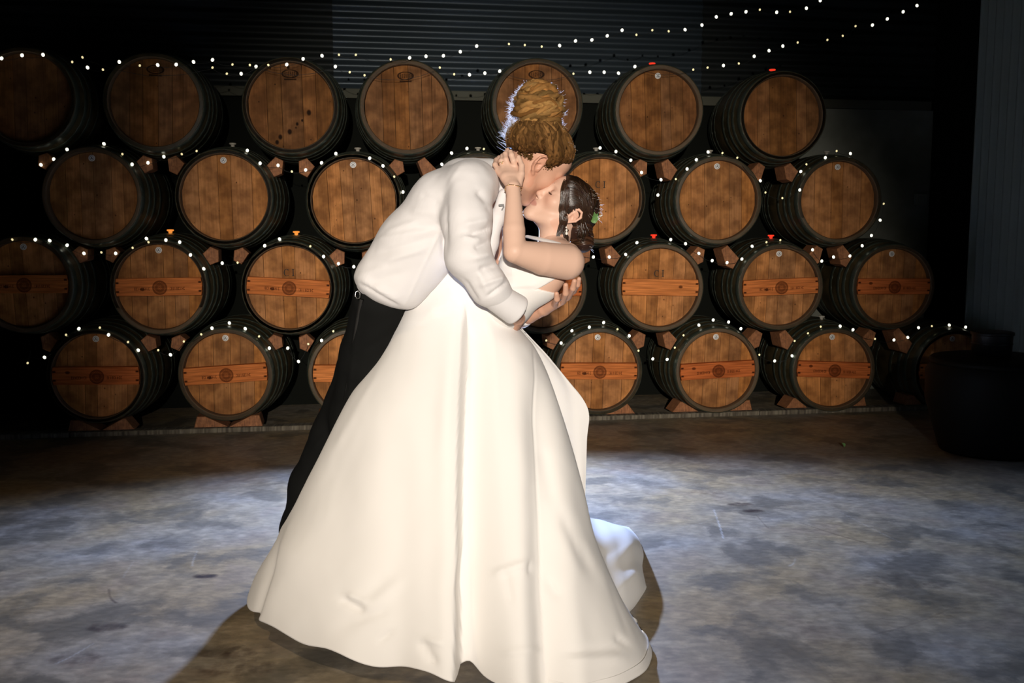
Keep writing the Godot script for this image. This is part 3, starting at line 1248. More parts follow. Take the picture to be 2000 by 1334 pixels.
func build_wedges() -> void:
	var rb := room_basis()
	for e in barrels:
		for s in [-1.0, 1.0]:
			var side := "left" if s < 0 else "right"
			var label := "wooden wedge, %s side of barrel %s" % [side, e.place]
			var poly := []
			var depth := 0.17
			var set_back := 0.075 + 0.02 * rng.randf()
			var c2 := Vector2(e.u, e.y)
			if e.row == 1:
				var r := girth(0.12) + 0.002
				var y := 0.035
				var xa := sqrt(maxf(r * r - pow(e.y - y, 2), 0.0)) + 0.003
				var ya: float = y + 0.075
				var xb := sqrt(maxf(r * r - pow(e.y - ya, 2), 0.0)) + 0.003
				poly = [Vector2(s * xa, y - e.y), Vector2(s * (maxf(xa, xb) + 0.075), y - e.y), Vector2(s * (xb + 0.055), ya - e.y), Vector2(s * xb, ya - e.y)]
				if rng.randf() < 0.4:
					poly[2] = Vector2(s * (xb + 0.018), ya - e.y)
			else:
				var below = null
				for f in barrels:
					if f.row == e.row - 1 and (f.u - e.u) * s > 0 and absf(f.u - e.u) < 0.75:
						below = f
				if below == null:
					continue
				var v := Vector2(below.u, below.y) - c2
				var r := girth(0.22) + 0.004
				var a := (-v).angle()
				# round the lower barrel towards its top, and round the upper one away from it
				var t1: float = s
				var lo1 := v + Vector2.from_angle(a + t1 * 0.26) * r
				var lo2 := v + Vector2.from_angle(a + t1 * 0.52) * r
				var up1 := Vector2.from_angle(a + PI - t1 * 0.30) * r
				var up2 := Vector2.from_angle(a + PI - t1 * 0.46) * r
				var tall := lo2 + (lo2 - v).normalized() * (0.045 + 0.02 * rng.randf())
				poly = [lo1, lo2, tall, up2 + (tall - up2) * 0.12, up1]
				set_back = 0.115 + 0.02 * rng.randf()
			var o := solo("wooden_wedge", wedge_mesh(poly, depth), M.wedge, label, "wedge", "wooden wedges between the barrels")
			o.position = room(e.u, e.y, e.w + set_back)
			o.basis = rb

# ------------------------------------------------------------------ fairy lights
func build_strings() -> void:
	var bulb_bag := Bag.new()
	bulb_bag.ball(Vector3.ZERO, Vector3(0.0105, 0.012, 0.0105), 10, 7)
	var big := bulb_bag.mesh()
	bulb_bag = Bag.new()
	bulb_bag.ball(Vector3.ZERO, Vector3(0.0072, 0.0082, 0.0072), 8, 6)
	var small := bulb_bag.mesh()
	# the third number of a bulb: 1 bright, 0 dim; a 2 only leads the wire
	var upper := [[-40, 118, 2], [3, 114, 1], [43, 108, 1], [84, 107, 1], [141, 121, 0], [171, 132, 1], [201, 136, 0], [233, 121, 1], [273, 128, 0], [308, 127, 1], [344, 126, 1], [378, 121, 1], [415, 117, 1], [454, 126, 0], [488, 127, 0], [524, 127, 0], [560, 126, 1], [592, 115, 1], [629, 109, 1], [662, 107, 0], [695, 107, 0], [763, 116, 0], [800, 113, 1], [832, 110, 1], [866, 109, 1], [899, 101, 1], [931, 90, 1], [994, 86, 0], [1025, 88, 0], [1058, 91, 0], [1093, 89, 1], [1124, 80, 1], [1156, 78, 1], [1186, 70, 1], [1215, 59, 1], [1243, 68, 0], [1274, 59, 0], [1306, 61, 0], [1338, 58, 1], [1371, 49, 1], [1399, 33, 1], [1428, 27, 1], [1457, 23, 1], [1484, 19, 0], [1517, 24, 1], [1543, 23, 0], [1575, 16, 1], [1602, 1, 1], [1640, -20, 2]]
	var second := [[150, 100, 2], [161, 112, 0], [415, 132, 0], [443, 144, 0], [471, 144, 1], [500, 130, 1], [655, 130, 1], [683, 141, 0], [712, 147, 0], [859, 132, 0], [887, 145, 0], [917, 146, 1], [947, 143, 1], [976, 139, 1], [1120, 144, 0], [1152, 141, 1], [1180, 141, 1], [1208, 143, 1], [1240, 130, 1], [1354, 136, 0], [1382, 132, 0], [1413, 128, 1], [1443, 124, 0], [1473, 110, 1], [1502, 99, 1], [1529, 90, 1], [1558, 83, 0], [1616, 78, 0], [1646, 70, 0], [1671, 51, 0], [1704, 49, 1], [1733, 37, 1], [1764, 23, 1], [1791, 11, 1], [1830, -18, 2]]
	var third := [[80, 322, 1], [105, 311, 1], [131, 292, 1], [203, 281, 1], [239, 301, 0], [258, 321, 1], [289, 318, 1], [320, 306, 1], [355, 301, 0], [384, 295, 0], [438, 289, 2], [483, 294, 1], [508, 319, 1], [543, 323, 1], [570, 335, 0], [597, 332, 1], [628, 318, 1], [656, 300, 1], [722, 309, 1], [748, 324, 1], [770, 345, 0], [787, 375, 1], [830, 350, 2], [863, 321, 1], [882, 299, 1], [912, 290, 1], [945, 291, 0], [1010, 305, 2], [1080, 330, 2], [1130, 305, 2], [1172, 289, 1], [1203, 296, 1], [1232, 313, 1], [1253, 337, 1], [1291, 351, 1], [1285, 381, 1], [1302, 368, 2], [1320, 350, 0], [1342, 330, 1], [1360, 312, 1], [1383, 297, 1], [1411, 299, 0], [1440, 308, 0], [1485, 353, 1], [1495, 376, 0], [1528, 387, 0], [1562, 371, 1], [1564, 335, 1], [1575, 321, 0], [1612, 308, 1], [1634, 295, 0], [1661, 300, 1], [1705, 340, 2], [1726, 398, 0], [1719, 430, 1], [1702, 460, 1], [1684, 480, 1]]
	var fourth := [[-20, 470, 2], [24, 468, 0], [69, 468, 1], [97, 470, 1], [131, 479, 1], [164, 495, 1], [198, 493, 0], [226, 495, 1], [259, 484, 0], [286, 466, 1], [290, 473, 0], [324, 469, 1], [351, 473, 1], [372, 498, 1], [398, 525, 1], [434, 514, 1], [464, 513, 0], [517, 480, 1], [546, 467, 1], [606, 481, 0], [632, 501, 1], [661, 515, 1], [691, 521, 1], [760, 500, 2], [900, 480, 2], [1060, 478, 2], [1120, 490, 2], [1159, 502, 1], [1190, 502, 1], [1222, 497, 1], [1244, 474, 1], [1275, 468, 2], [1310, 468, 1], [1339, 476, 1], [1365, 495, 1], [1391, 509, 1], [1420, 513, 1], [1449, 506, 1], [1469, 481, 1], [1497, 473, 0], [1524, 469, 0], [1587, 488, 1], [1605, 510, 1], [1628, 502, 1], [1660, 500, 1], [1690, 486, 2]]
	var fifth := [[52, 655, 2], [61, 675, 2], [56, 700, 2], [54, 709, 0], [57, 728, 2], [47, 734, 2], [31, 731, 2], [29, 716, 2], [40, 701, 2], [62, 695, 2], [87, 698, 1], [129, 654, 0], [154, 642, 1], [195, 640, 0], [212, 654, 1], [250, 668, 0], [270, 684, 1], [309, 684, 0], [333, 693, 1], [359, 667, 0], [393, 653, 0], [414, 641, 1], [448, 631, 1], [479, 642, 1], [506, 657, 0], [526, 680, 1], [562, 680, 1], [583, 706, 1], [602, 672, 0], [628, 665, 1], [651, 647, 0], [700, 640, 2], [800, 660, 2], [920, 640, 2], [1010, 655, 2], [1067, 665, 0], [1096, 670, 1], [1117, 646, 1], [1151, 639, 1], [1179, 630, 1], [1206, 643, 0], [1229, 656, 1], [1247, 685, 0], [1275, 701, 1], [1303, 702, 1], [1318, 679, 0], [1335, 655, 0], [1365, 635, 1], [1393, 625, 1], [1423, 629, 1], [1447, 642, 1], [1483, 693, 0], [1513, 705, 1], [1547, 695, 1], [1552, 666, 0], [1578, 651, 0], [1603, 638, 0], [1641, 637, 1], [1666, 644, 1], [1709, 662, 0], [1746, 664, 1], [1773, 659, 1], [1794, 640, 1], [1820, 637, 0], [1854, 635, 1], [1886, 639, 1], [1930, 650, 2]]
	var all := [[upper, "uppermost strand of fairy lights, climbing the iron wall to the top edge", -0.07], [second, "strand of fairy lights looped across the top row of barrels, ending far right", -0.05], [third, "strand of fairy lights draped over the third row of barrels from the floor", 0.10], [fourth, "strand of fairy lights draped over the second row of barrels from the floor", 0.10], [fifth, "lowest strand of fairy lights, over the bottom row of barrels", 0.10]]
	for e in all:
		var o := thing("string_light", e[1], "fairy lights", "strands of fairy lights on the barrels")
		var pts := []
		var bulbs := []
		for q in e[0]:
			var c := in_room(q[0], q[1], e[2])
			var p := out_of_barrels(room(c.x, c.y, c.z), 0.013)
			pts.append(p)
			if q[2] < 2:
				bulbs.append([p, q[2]])
		var path := PackedVector3Array()
		for j in pts.size() - 1:
			for t in 4:
				var p: Vector3 = (pts[j] as Vector3).lerp(pts[j + 1], t / 4.0)
				p.y -= 0.10 * (pts[j] as Vector3).distance_to(pts[j + 1]) * sin(PI * t / 4.0)
				path.append(out_of_barrels(p - Vector3(0, 0.006, 0), 0.006) if t > 0 else p - Vector3(0, 0.009, 0))
		path.append(pts[pts.size() - 1] - Vector3(0, 0.009, 0))
		var wb := Bag.new()
		wb.tube(path, radii(path.size(), 0.0013, 0.0013), 5)
		part("wire", wb.mesh(), M.wire, o)
		for q in bulbs:
			var m := part("bulb", big if q[1] == 1 else small, M.bulb if q[1] == 1 else M.bulb_dim, o)
			m.position = q[0]
			m.rotation = Vector3(0, 0, rng.randf_range(-0.6, 0.6))

# ------------------------------------------------------------------ other things in the hall
func build_clutter() -> void:
	# dark tub with a lid and a smaller drum on it, at the right edge
	var o := thing("black_tub", "large black round tub with a rimmed lid standing in the dark at the right edge", "tub")
	var c := on_floor(1935, 880)
	var x := Transform3D(Basis(Vector3.RIGHT, -PI / 2), c)
	var b := Bag.new()
	b.lathe(x, [Vector2(0.0, 0.002), Vector2(0.30, 0.002), Vector2(0.31, 0.02), Vector2(0.40, 0.32), Vector2(0.405, 0.50), Vector2(0.37, 0.56)].duplicate(), 48)
	b.i.reverse()
	part("body", b.mesh(), M.black_plastic, o)
	b = Bag.new()
	b.lathe(x, [Vector2(0.0, 0.60), Vector2(0.30, 0.60), Vector2(0.37, 0.588), Vector2(0.385, 0.575), Vector2(0.38, 0.552), Vector2(0.36, 0.55)], 48)
	part("lid", b.mesh(), M.black_plastic, o)
	o = thing("black_drum", "smaller black drum standing on the lid of the black tub", "drum")
	var y := Transform3D(x.basis, c + Vector3(-0.015, 0.601, -0.03))
	b = Bag.new()
	b.lathe(y, [Vector2(0.0, 0.15), Vector2(0.115, 0.15), Vector2(0.126, 0.146), Vector2(0.126, 0.13), Vector2(0.118, 0.125), Vector2(0.115, 0.0), Vector2(0.0, 0.0)], 40)
	part("body", b.mesh(), M.black_metal, o)
	b = Bag.new()
	b.lathe(y, [Vector2(0.117, 0.07), Vector2(0.121, 0.075), Vector2(0.117, 0.08)], 40)
	part("band", b.mesh(), M.black_metal, o)
	# a fallen leaf
	b = Bag.new()
	var lf := on_floor(1649, 876)
	leaf(b, Transform3D(Basis.from_euler(Vector3(-0.5, 0.6, 0.3)), lf + Vector3(0, 0.009, 0)), 0.032, 0.012)
	solo("fallen_leaf", b.mesh(), M.leaf, "tiny green leaf lying on the bare floor in front of the right-hand barrels", "leaf")

func leaf(b: Bag, x: Transform3D, l: float, w: float) -> void:      # a curved leaf along +y with some thickness
	var s := b.v.size()
	var n := 8
	for side in 2:
		for k in n + 1:
			var t := float(k) / n
			var hw := w * sin(PI * pow(t, 0.75)) + 0.0004
			for j in 3:
				var e := (j - 1.0)
				b.vert(x * Vector3(e * hw, t * l, 0.18 * l * sin(PI * t) + absf(e) * hw * 0.35 + (0.0004 if side == 0 else -0.0004)))
	for side in 2:
		for k in n:
			for j in 2:
				var q := s + side * (n + 1) * 3 + k * 3 + j
				if side == 0:
					b.quad(q, q + 3, q + 4, q + 1)
				else:
					b.quad(q, q + 1, q + 4, q + 3)

func build_flash() -> void:
	var p := Vector3(-0.33, 1.45, -6.14)
	var o := thing("studio_flash", "small flash on a stand hidden behind the couple, lighting the floor blue", "flash")
	var b := Bag.new()
	b.box(Transform3D(Basis.IDENTITY, p), Vector3(0.045, 0.032, 0.055), 0.006)
	part("flash_head", b.mesh(), M.black_plastic, o)
	b = Bag.new()
	b.box(Transform3D(Basis.IDENTITY, p + Vector3(0, 0, 0.057)), Vector3(0.036, 0.024, 0.003), 0.001)
	part("flash_light", b.mesh(), M.flash_face, o)
	b = Bag.new()
	b.tube(PackedVector3Array([p + Vector3(0, -0.03, -0.01), Vector3(p.x, 0.26, p.z - 0.01)]), radii(2, 0.009, 0.011), 10)
	part("pole", b.mesh(), M.black_metal, o)
	for k in 3:
		b = Bag.new()
		var a := TAU * k / 3.0 + 0.5
		b.tube(PackedVector3Array([Vector3(p.x, 0.28, p.z - 0.01), Vector3(p.x + 0.17 * cos(a), 0.008, p.z - 0.01 + 0.17 * sin(a))]), radii(2, 0.007, 0.007), 8)
		part("leg", b.mesh(), M.black_metal, o)

# ------------------------------------------------------------------ the couple
func wpart(called: String, mesh: Mesh, m: Material, root: Node3D, parent: Node3D = null) -> MeshInstance3D:   # a mesh given in world coordinates
	var o := part(called, mesh, m, parent if parent else root)
	if parent == null:
		o.position = -root.position
	return o

func head_frame(px: float, py: float, d: float, face_deg: float, turn_deg: float) -> Transform3D:   # face_deg: where the face points in the picture, clockwise from the right
	var a := deg_to_rad(face_deg)
	var fwd := Vector3(cos(a), -sin(a), 0)
	var up := Vector3(0, 0, 1).cross(fwd)
	if face_deg > 90.0 and face_deg < 270.0:
		up = -up
	fwd = fwd.rotated(up, deg_to_rad(turn_deg))
	return Transform3D(Basis(up.cross(fwd), up, fwd), at(px, py, d))

func model_head(f: Field, X: Transform3D, sc: float, girl: bool) -> void:
	var egg := func(p: Vector3, r: Vector3, k: float, cut := false) -> void:
		f.egg(Transform3D(X.basis, X * (p * sc)), r * sc, k * sc, cut)
	var cap := func(p: Vector3, q: Vector3, ra: float, rb: float, k: float, cut := false) -> void:
		f.cap(X * (p * sc), X * (q * sc), ra * sc, rb * sc, k * sc, cut)
	if girl:
		egg.call(Vector3(0, 0.022, -0.010), Vector3(0.071, 0.075, 0.092), 0.02)
		egg.call(Vector3(0, 0.042, 0.048), Vector3(0.056, 0.042, 0.040), 0.03)
	else:
		egg.call(Vector3(0, 0.028, -0.012), Vector3(0.074, 0.084, 0.097), 0.02)
		egg.call(Vector3(0, 0.052, 0.050), Vector3(0.058, 0.042, 0.040), 0.03)
	egg.call(Vector3(0, -0.025, 0.030), Vector3(0.060, 0.086, 0.058), 0.03)
	for s in [-1.0, 1.0]:
		cap.call(Vector3(s * 0.056, -0.040, 0.000), Vector3(s * 0.050, -0.068, 0.020), 0.017, 0.016, 0.03)
		cap.call(Vector3(s * 0.050, -0.068, 0.020), Vector3(s * 0.016, -0.104, 0.070), 0.016, 0.014, 0.025)
		egg.call(Vector3(s * 0.040, -0.020, 0.058), Vector3(0.024, 0.022, 0.023), 0.025)
		cap.call(Vector3(s * 0.047, 0.024, 0.068), Vector3(s * 0.012, 0.021, 0.088), 0.007, 0.006 if girl else 0.008, 0.014)
	egg.call(Vector3(0, -0.104, 0.075), Vector3(0.019, 0.015, 0.015), 0.02)
	egg.call(Vector3(0, -0.064, 0.076), Vector3(0.027, 0.031, 0.018), 0.02)
	for s in [-1.0, 1.0]:
		egg.call(Vector3(s * 0.031, 0.003, 0.098), Vector3(0.020, 0.013, 0.017), 0.014, true)
		egg.call(Vector3(s * 0.031, 0.001, 0.076), Vector3(0.0150, 0.0115, 0.0125), 0.005)
	var nz := -0.010 if girl else 0.0
	cap.call(Vector3(0, 0.010, 0.088), Vector3(0, -0.032, 0.110 + nz), 0.0075, 0.0085, 0.014)
	egg.call(Vector3(0, -0.036, 0.111 + nz), Vector3(0.0100, 0.0090, 0.0095), 0.008)
	for s in [-1.0, 1.0]:
		egg.call(Vector3(s * 0.0115, -0.041, 0.099 + nz * 0.7), Vector3(0.0075, 0.0075, 0.010), 0.006)
		egg.call(Vector3(s * 0.006, -0.050, 0.104 + nz), Vector3(0.004, 0.004, 0.005), 0.003, true)
		cap.call(Vector3(s * 0.022, -0.068, 0.085), Vector3(s * 0.004, -0.0625, 0.0965 + nz * 0.45), 0.0036, 0.0050, 0.005)
		cap.call(Vector3(s * 0.020, -0.071, 0.085), Vector3(s * 0.003, -0.0755, 0.0950 + nz * 0.45), 0.0038, 0.0058, 0.005)
		cap.call(Vector3(s * 0.024, -0.0690, 0.088), Vector3(0, -0.0690, 0.1035), 0.0012, 0.0016, 0.003, true)
		# ears
		var arc := [[0.074, -0.036, 0.000, 0.0062], [0.081, -0.027, -0.013, 0.0048], [0.088, -0.008, -0.026, 0.0040], [0.091, 0.012, -0.028, 0.0040], [0.088, 0.026, -0.018, 0.0040], [0.081, 0.026, -0.004, 0.0040], [0.076, 0.012, 0.003, 0.0040]]
		egg.call(Vector3(s * 0.078, -0.004, -0.012), Vector3(0.007, 0.028, 0.017), 0.006)
		for j in arc.size() - 1:
			cap.call(Vector3(s * arc[j][0], arc[j][1], arc[j][2]), Vector3(s * arc[j + 1][0], arc[j + 1][1], arc[j + 1][2]), arc[j][3], arc[j + 1][3], 0.003)
		egg.call(Vector3(s * 0.0875, -0.006, -0.010), Vector3(0.0085, 0.017, 0.0095), 0.004, true)
		cap.call(Vector3(s * 0.076, -0.020, 0.003), Vector3(s * 0.080, -0.010, 0.001), 0.0045, 0.0040, 0.004)
		cap.call(Vector3(s * 0.080, 0.010, -0.005), Vector3(s * 0.084, -0.006, -0.020), 0.0028, 0.0030, 0.003)

func face_paint(X: Transform3D, sc: float, base: Color, girl: bool) -> FaceTone:
	var o := FaceTone.new()
	o.inv = X.affine_inverse()
	o.sc = sc
	o.base = base
	o.girl = girl
	return o

class FaceTone:                                  # the colours of a face
	var inv: Transform3D
	var sc: float
	var base: Color
	var girl: bool

	func tone(p: Vector3) -> Color:
		var q := (inv * p) / sc
		var c := base
		if q.length() > 0.17:
			return c
		var ax := absf(q.x)
		# flush on cheeks, nose and ears
		var flush := exp(-Vector3(ax - 0.042, q.y + 0.028, q.z - 0.072).length_squared() / 0.0006) + 0.8 * exp(-Vector3(ax, q.y + 0.036, q.z - 0.112).length_squared() / 0.0002)
		if ax > 0.072:
			flush += 0.7
		c = c.lerp(Color(c.r * 1.0, c.g * 0.74, c.b * 0.66), clampf(flush * 0.55, 0.0, 0.8))
		var lx := ax / 0.023
		if lx < 1.15 and q.z > 0.078:
			var mid := -0.069
			var h := 0.0115 * sqrt(maxf(1.0 - lx * lx * 0.75, 0.0)) + 0.001
			var t := clampf((h - absf(q.y - mid)) / 0.003, 0.0, 1.0)
			c = c.lerp(Color(0.50, 0.235, 0.19) if girl else Color(0.50, 0.26, 0.21), t * 0.85)
		if girl:
			# eye make-up on the lids and the lash line
			var e := Vector3(ax - 0.031, q.y - 0.004, q.z - 0.086)
			c = c.lerp(Color(0.30, 0.17, 0.13), 0.6 * exp(-Vector3(e.x, e.y * 1.5, e.z).length_squared() / 0.00014))
		elif q.y < -0.03 and q.z > -0.01 and ax < 0.066:
			c = c.lerp(Color(0.36, 0.21, 0.14), 0.22 * clampf((-0.03 - q.y) / 0.03, 0.0, 1.0))
		return c

func finger(f: Field, p: Array, k := 0.004) -> void:
	for j in p.size() - 1:
		pcap(f, p[j][0], p[j][1], p[j][2], p[j][3], p[j + 1][0], p[j + 1][1], p[j + 1][2], p[j + 1][3], k)

func creases(list: Array) -> Creases:
	var o := Creases.new()
	o.list = list
	o.host = self
	return o

class Creases:                                      # folds in cloth: [x1, y1, x2, y2, half width, height in mm]
	var list: Array
	var host
	var side := 0.15
	var wob: FastNoiseLite
	var wob_mm := 0.0

	func lift(p: Vector3, n: Vector3) -> float:
		var d := 0.0
		if wob:
			d += wob.get_noise_3d(p.x * 100, p.y * 100, p.z * 100) * wob_mm * 0.001
		if n.z < side:
			return d
		var q: Vector2 = host.pix(p)
		for e in list:
			var a := Vector2(e[0], e[1])
			var ab := Vector2(e[2] - e[0], e[3] - e[1])
			var t := clampf((q - a).dot(ab) / ab.length_squared(), 0.0, 1.0)
			var dist := q.distance_to(a + ab * t)
			if dist < e[4] * 2.6:
				var w: float = dist / e[4]
				var taper := minf(1.0, 4.0 * minf(t + 0.06, 1.06 - t))
				d += e[5] * 0.001 * taper * exp(-w * w) * minf(1.0, (n.z - side) * 2.0)
		return d

const D := 3.40

func build_groom() -> void:
	var foot := on_floor(660, 1205)
	foot.y = 0.0
	var root := thing("person", "man in white shirt and black trousers, dreadlocks in a bun, bending to kiss", "person", "", foot)
	var X := head_frame(1046, 314, D, 48.0, 20.0)
	var sc := 1.08
	var skin := Color(0.60, 0.34, 0.235)
	var paint := face_paint(X, sc, skin, false)
	# ---- body: head and neck, then each hand on its own grid
	var bag := Bag.new()
	bag.tint = skin
	var f := Field.new()
	model_head(f, X, sc, false)
	chain(f, [[1040, 318, 3.41, 36], [1012, 340, 3.415, 36], [975, 362, 3.42, 40]], 0.03)
	f.build(bag, 0.0032, paint.tone)
	f = Field.new()                                 # far hand, spread under the woman's back, its fingers curled up round her side
	chain(f, [[1012, 626, 3.50, 17], [1034, 618, 3.45, 14]], 0.012)
	for e in [[1084, 594, 3.345, 8], [1098, 588, 3.335, 8], [1110, 579, 3.335, 7.5], [1120, 568, 3.35, 7]]:
		pcap(f, 1034, 617, 3.45, 13, 1062, 604, 3.40, 11, 0.005)
		pcap(f, 1062, 604, 3.40, 11, e[0], e[1], e[2], e[3], 0.008)
	finger(f, [[1084, 594, 3.335, 6.5], [1088, 584, 3.275, 5.8], [1087, 574, 3.262, 4.8]])
	finger(f, [[1099, 588, 3.325, 6.5], [1105, 573, 3.268, 6.0], [1105, 557, 3.250, 5.0]])
	finger(f, [[1110, 579, 3.325, 6.5], [1119, 563, 3.262, 6.0], [1122, 549, 3.243, 5.0]])
	finger(f, [[1120, 568, 3.345, 6.2], [1128, 556, 3.285, 5.6], [1131, 545, 3.270, 4.6]])
	finger(f, [[1050, 604, 3.41, 8], [1066, 586, 3.40, 6.5], [1078, 570, 3.41, 5.5]])
	f.build(bag, 0.0024)
	f = Field.new()                                 # near hand, going round behind her waist
	chain(f, [[1000, 606, 3.20, 15], [1012, 622, 3.29, 13]], 0.006)
	for e in [[1006, 648, 3.39], [1012, 642, 3.40], [1018, 634, 3.41], [1020, 626, 3.41]]:
		pcap(f, 1012, 622, 3.29, 12, e[0] - 3, e[1] - 2, e[2] - 0.03, 7, 0.006)
		finger(f, [[e[0] - 3, e[1] - 2, e[2] - 0.03, 6.2], [e[0] - 6, e[1] - 4, e[2] + 0.01, 6], [e[0] - 16, e[1] - 8, e[2] + 0.035, 5]])
	finger(f, [[1010, 612, 3.24, 8], [1020, 606, 3.29, 6.5], [1018, 598, 3.33, 5.5]])
	f.build(bag, 0.0024)
	f = Field.new()                                 # the rest of him, under his clothes
	chain(f, [[1000, 348, 3.418, 30], [950, 366, 3.42, 34], [870, 420, 3.42, 48], [800, 490, 3.42, 48], [748, 575, 3.42, 42]], 0.03)
	chain(f, [[930, 380, 3.42, 38], [915, 372, 3.25, 36], [912, 498, 3.14, 28], [980, 588, 3.17, 18], [1004, 608, 3.22, 14]], 0.02)
	chain(f, [[930, 380, 3.42, 38], [942, 370, 3.55, 34], [962, 535, 3.62, 26], [1016, 624, 3.49, 14]], 0.02)
	f.build(bag, 0.011)
	var body := wpart("body", bag.mesh(), M.skin, root)
	# ---- hair
	build_dreads(root, X, sc)
	# brow
	var hb := Bag.new()
	hb.tint = Color(0.16, 0.085, 0.035)
	for s in [-1.0, 1.0]:
		var p := PackedVector3Array()
		for t in 7:
			var u := t / 6.0
			p.append(X * (Vector3(s * lerpf(0.012, 0.050, u), 0.026 + 0.006 * sin(PI * u), lerpf(0.0965, 0.073, u)) * sc))
		hb.tube(p, radii(7, 0.0028, 0.0012, 0.0012), 6)
	wpart("eyebrows", hb.mesh(), M.dread, root)
	# ---- shirt
	var sb := Bag.new()
	f = Field.new()
	for s in [[3.315, 0.0], [3.53, -2.0]]:
		var d: float = s[0]
		chain(f, [[750, 551, d, 60], [806, 478, d - 0.005, 63], [872, 402, d - 0.01, 66], [922, 364, d - 0.03 if d < 3.4 else d + 0.02, 53]], 0.05)
	pcap(f, 790, 560, 3.30, 46, 850, 500, 3.30, 40, 0.05)
	pcap(f, 900, 352, 3.42, 44, 955, 356, 3.42, 46, 0.05)
	chain(f, [[915, 366, 3.23, 52], [911, 430, 3.17, 47], [913, 500, 3.13, 42], [955, 560, 3.14, 35], [985, 588, 3.165, 27]], 0.03)
	chain(f, [[940, 362, 3.56, 46], [955, 450, 3.64, 42], [965, 540, 3.63, 38], [1020, 620, 3.50, 22]], 0.03)     # far arm
	var pa := at(690, 561, 3.35)
	var pb := at(787, 611, 3.35)
	var out := Vector3(-(pb - pa).y, (pb - pa).x, 0)
	f.plane(pa, -out if out.y > 0 else out, 0.05)
	var cr := creases([
		# shoulder seam, side seam
		[1000, 300, 1000, 300, 1, 0], [905, 318, 868, 372, 5, 2.5], [868, 372, 866, 440, 5, 3.0], [870, 430, 786, 606, 3.5, 2.2],
		# pulls across the back
		[722, 470, 850, 448, 7, 5], [735, 496, 838, 466, 7, -5], [745, 512, 830, 486, 6, 4], [860, 398, 820, 380, 8, -5], [858, 418, 800, 410, 9, 5], [866, 440, 810, 446, 8, -4], [700, 540, 760, 520, 8, 4], [712, 558, 790, 530, 8, -4],
		[752, 455, 815, 432, 6, 4], [880, 350, 860, 395, 8, -5],
		# arm
		[893, 330, 900, 470, 22, 6.0], [868, 380, 868, 500, 7, -10.5], [930, 372, 955, 398, 7, -7.5], [905, 440, 958, 428, 7, 7.5], [915, 458, 962, 446, 6, -10.5], [900, 462, 940, 470, 6, 6.0], [950, 402, 968, 425, 6, -6.0],
		[960, 470, 925, 486, 6, -9.0], [975, 492, 920, 505, 7, 9.0], [985, 512, 930, 530, 6, -9.0], [990, 540, 935, 558, 5, 7.5], [996, 548, 950, 580, 4, -7.5], [930, 520, 955, 575, 6, 6.0], [905, 545, 935, 590, 5, -6.0],
		# bottom fold
		[694, 540, 785, 590, 9, 6], [700, 552, 783, 600, 4, -6]])
	cr.wob = noise(71, 0.06, 3)
	cr.wob_mm = 4.0
	f.build(sb, 0.0058, null, cr.lift)
	var shirt := wpart("shirt", sb.mesh(), M.shirt, root)
	# shirt tail below the blouse fold
	f = Field.new()
	var tb := Bag.new()
	chain(f, [[722, 552, 3.30, 26], [770, 578, 3.29, 22]], 0.02)
	f.build(tb, 0.005)
	wpart("shirt_tail", tb.mesh(), M.shirt, root)
	# collar, standing round the neck
	var cb := Bag.new()
	var ring := []
	var cc := at(975, 358, 3.42)
	var ax := (at(1012, 338, 3.415) - cc).normalized()
	var ex := ax.cross(Vector3(0, 0, 1)).normalized()
	for j in 21:
		var a := TAU * j / 20.0
		ring.append([cc, a])
	var rows := 5
	for k in rows:
		for j in 41:
			var a := TAU * j / 40.0
			var r := 0.076 + 0.004 * sin(3 * a) + (0.006 if k == 0 else 0.0)
			var up: float = [-0.012, 0.0, 0.02, 0.034, 0.030][k]
			r += [0.006, 0.003, 0.0, 0.001, 0.006][k]
			cb.vert(cc + ax * up + (ex * cos(a) + Vector3(0, 0, 1) * sin(a) * 0.98) * r)
	for k in rows - 1:
		for j in 40:
			var q := k * 41 + j
			cb.quad(q, q + 1, q + 42, q + 41)
	wpart("collar", cb.mesh(), M.shirt, root, null)
	# open front edge of the shirt and its little dark clip
	f = Field.new()
	var fb := Bag.new()
	chain(f, [[985, 380, 3.30, 12], [972, 425, 3.28, 13], [958, 475, 3.27, 14], [948, 520, 3.28, 14]], 0.02)
	f.build(fb, 0.005)
	wpart("placket", fb.mesh(), M.shirt, root)
	fb = Bag.new()
	fb.box(Transform3D(Basis(Vector3(0, 0, 1), 0.12), at(979, 401, 3.262)), Vector3(0.0085, 0.0035, 0.003), 0.001)
	fb.box(Transform3D(Basis(Vector3(0, 0, 1), -0.5), at(981, 409, 3.265)), Vector3(0.002, 0.011, 0.0015), 0.0005)
	wpart("collar_clip", fb.mesh(), M.black_metal, root)
	# cuffs
	f = Field.new()
	var ub := Bag.new()
	chain(f, [[966, 578, 3.145, 28], [1006, 604, 3.18, 31]], 0.01)
	var c2 := at(1012, 608, 3.185)
	f.plane(c2, (at(1030, 624, 3.20) - at(1000, 602, 3.175)), 0.006)
	f.plane(at(962, 576, 3.14), -(at(1030, 624, 3.20) - at(1000, 602, 3.175)), 0.006)
	f.build(ub, 0.004)
	wpart("cuff", ub.mesh(), M.shirt, root)
	f = Field.new()
	ub = Bag.new()
	chain(f, [[1010, 622, 3.50, 17], [1026, 621, 3.46, 16]], 0.01)
	f.plane(at(1030, 621, 3.455), at(1034, 618, 3.45) - at(1012, 626, 3.50), 0.004)
	f.build(ub, 0.004)
	wpart("cuff", ub.mesh(), M.shirt, root)
	# ---- trousers
	var tr := Bag.new()
	f = Field.new()
	chain(f, [[742, 588, 3.36, 52], [729, 700, 3.50, 64], [704, 815, 3.57, 58], [690, 960, 3.57, 48], [688, 1130, 3.57, 38]], 0.03)
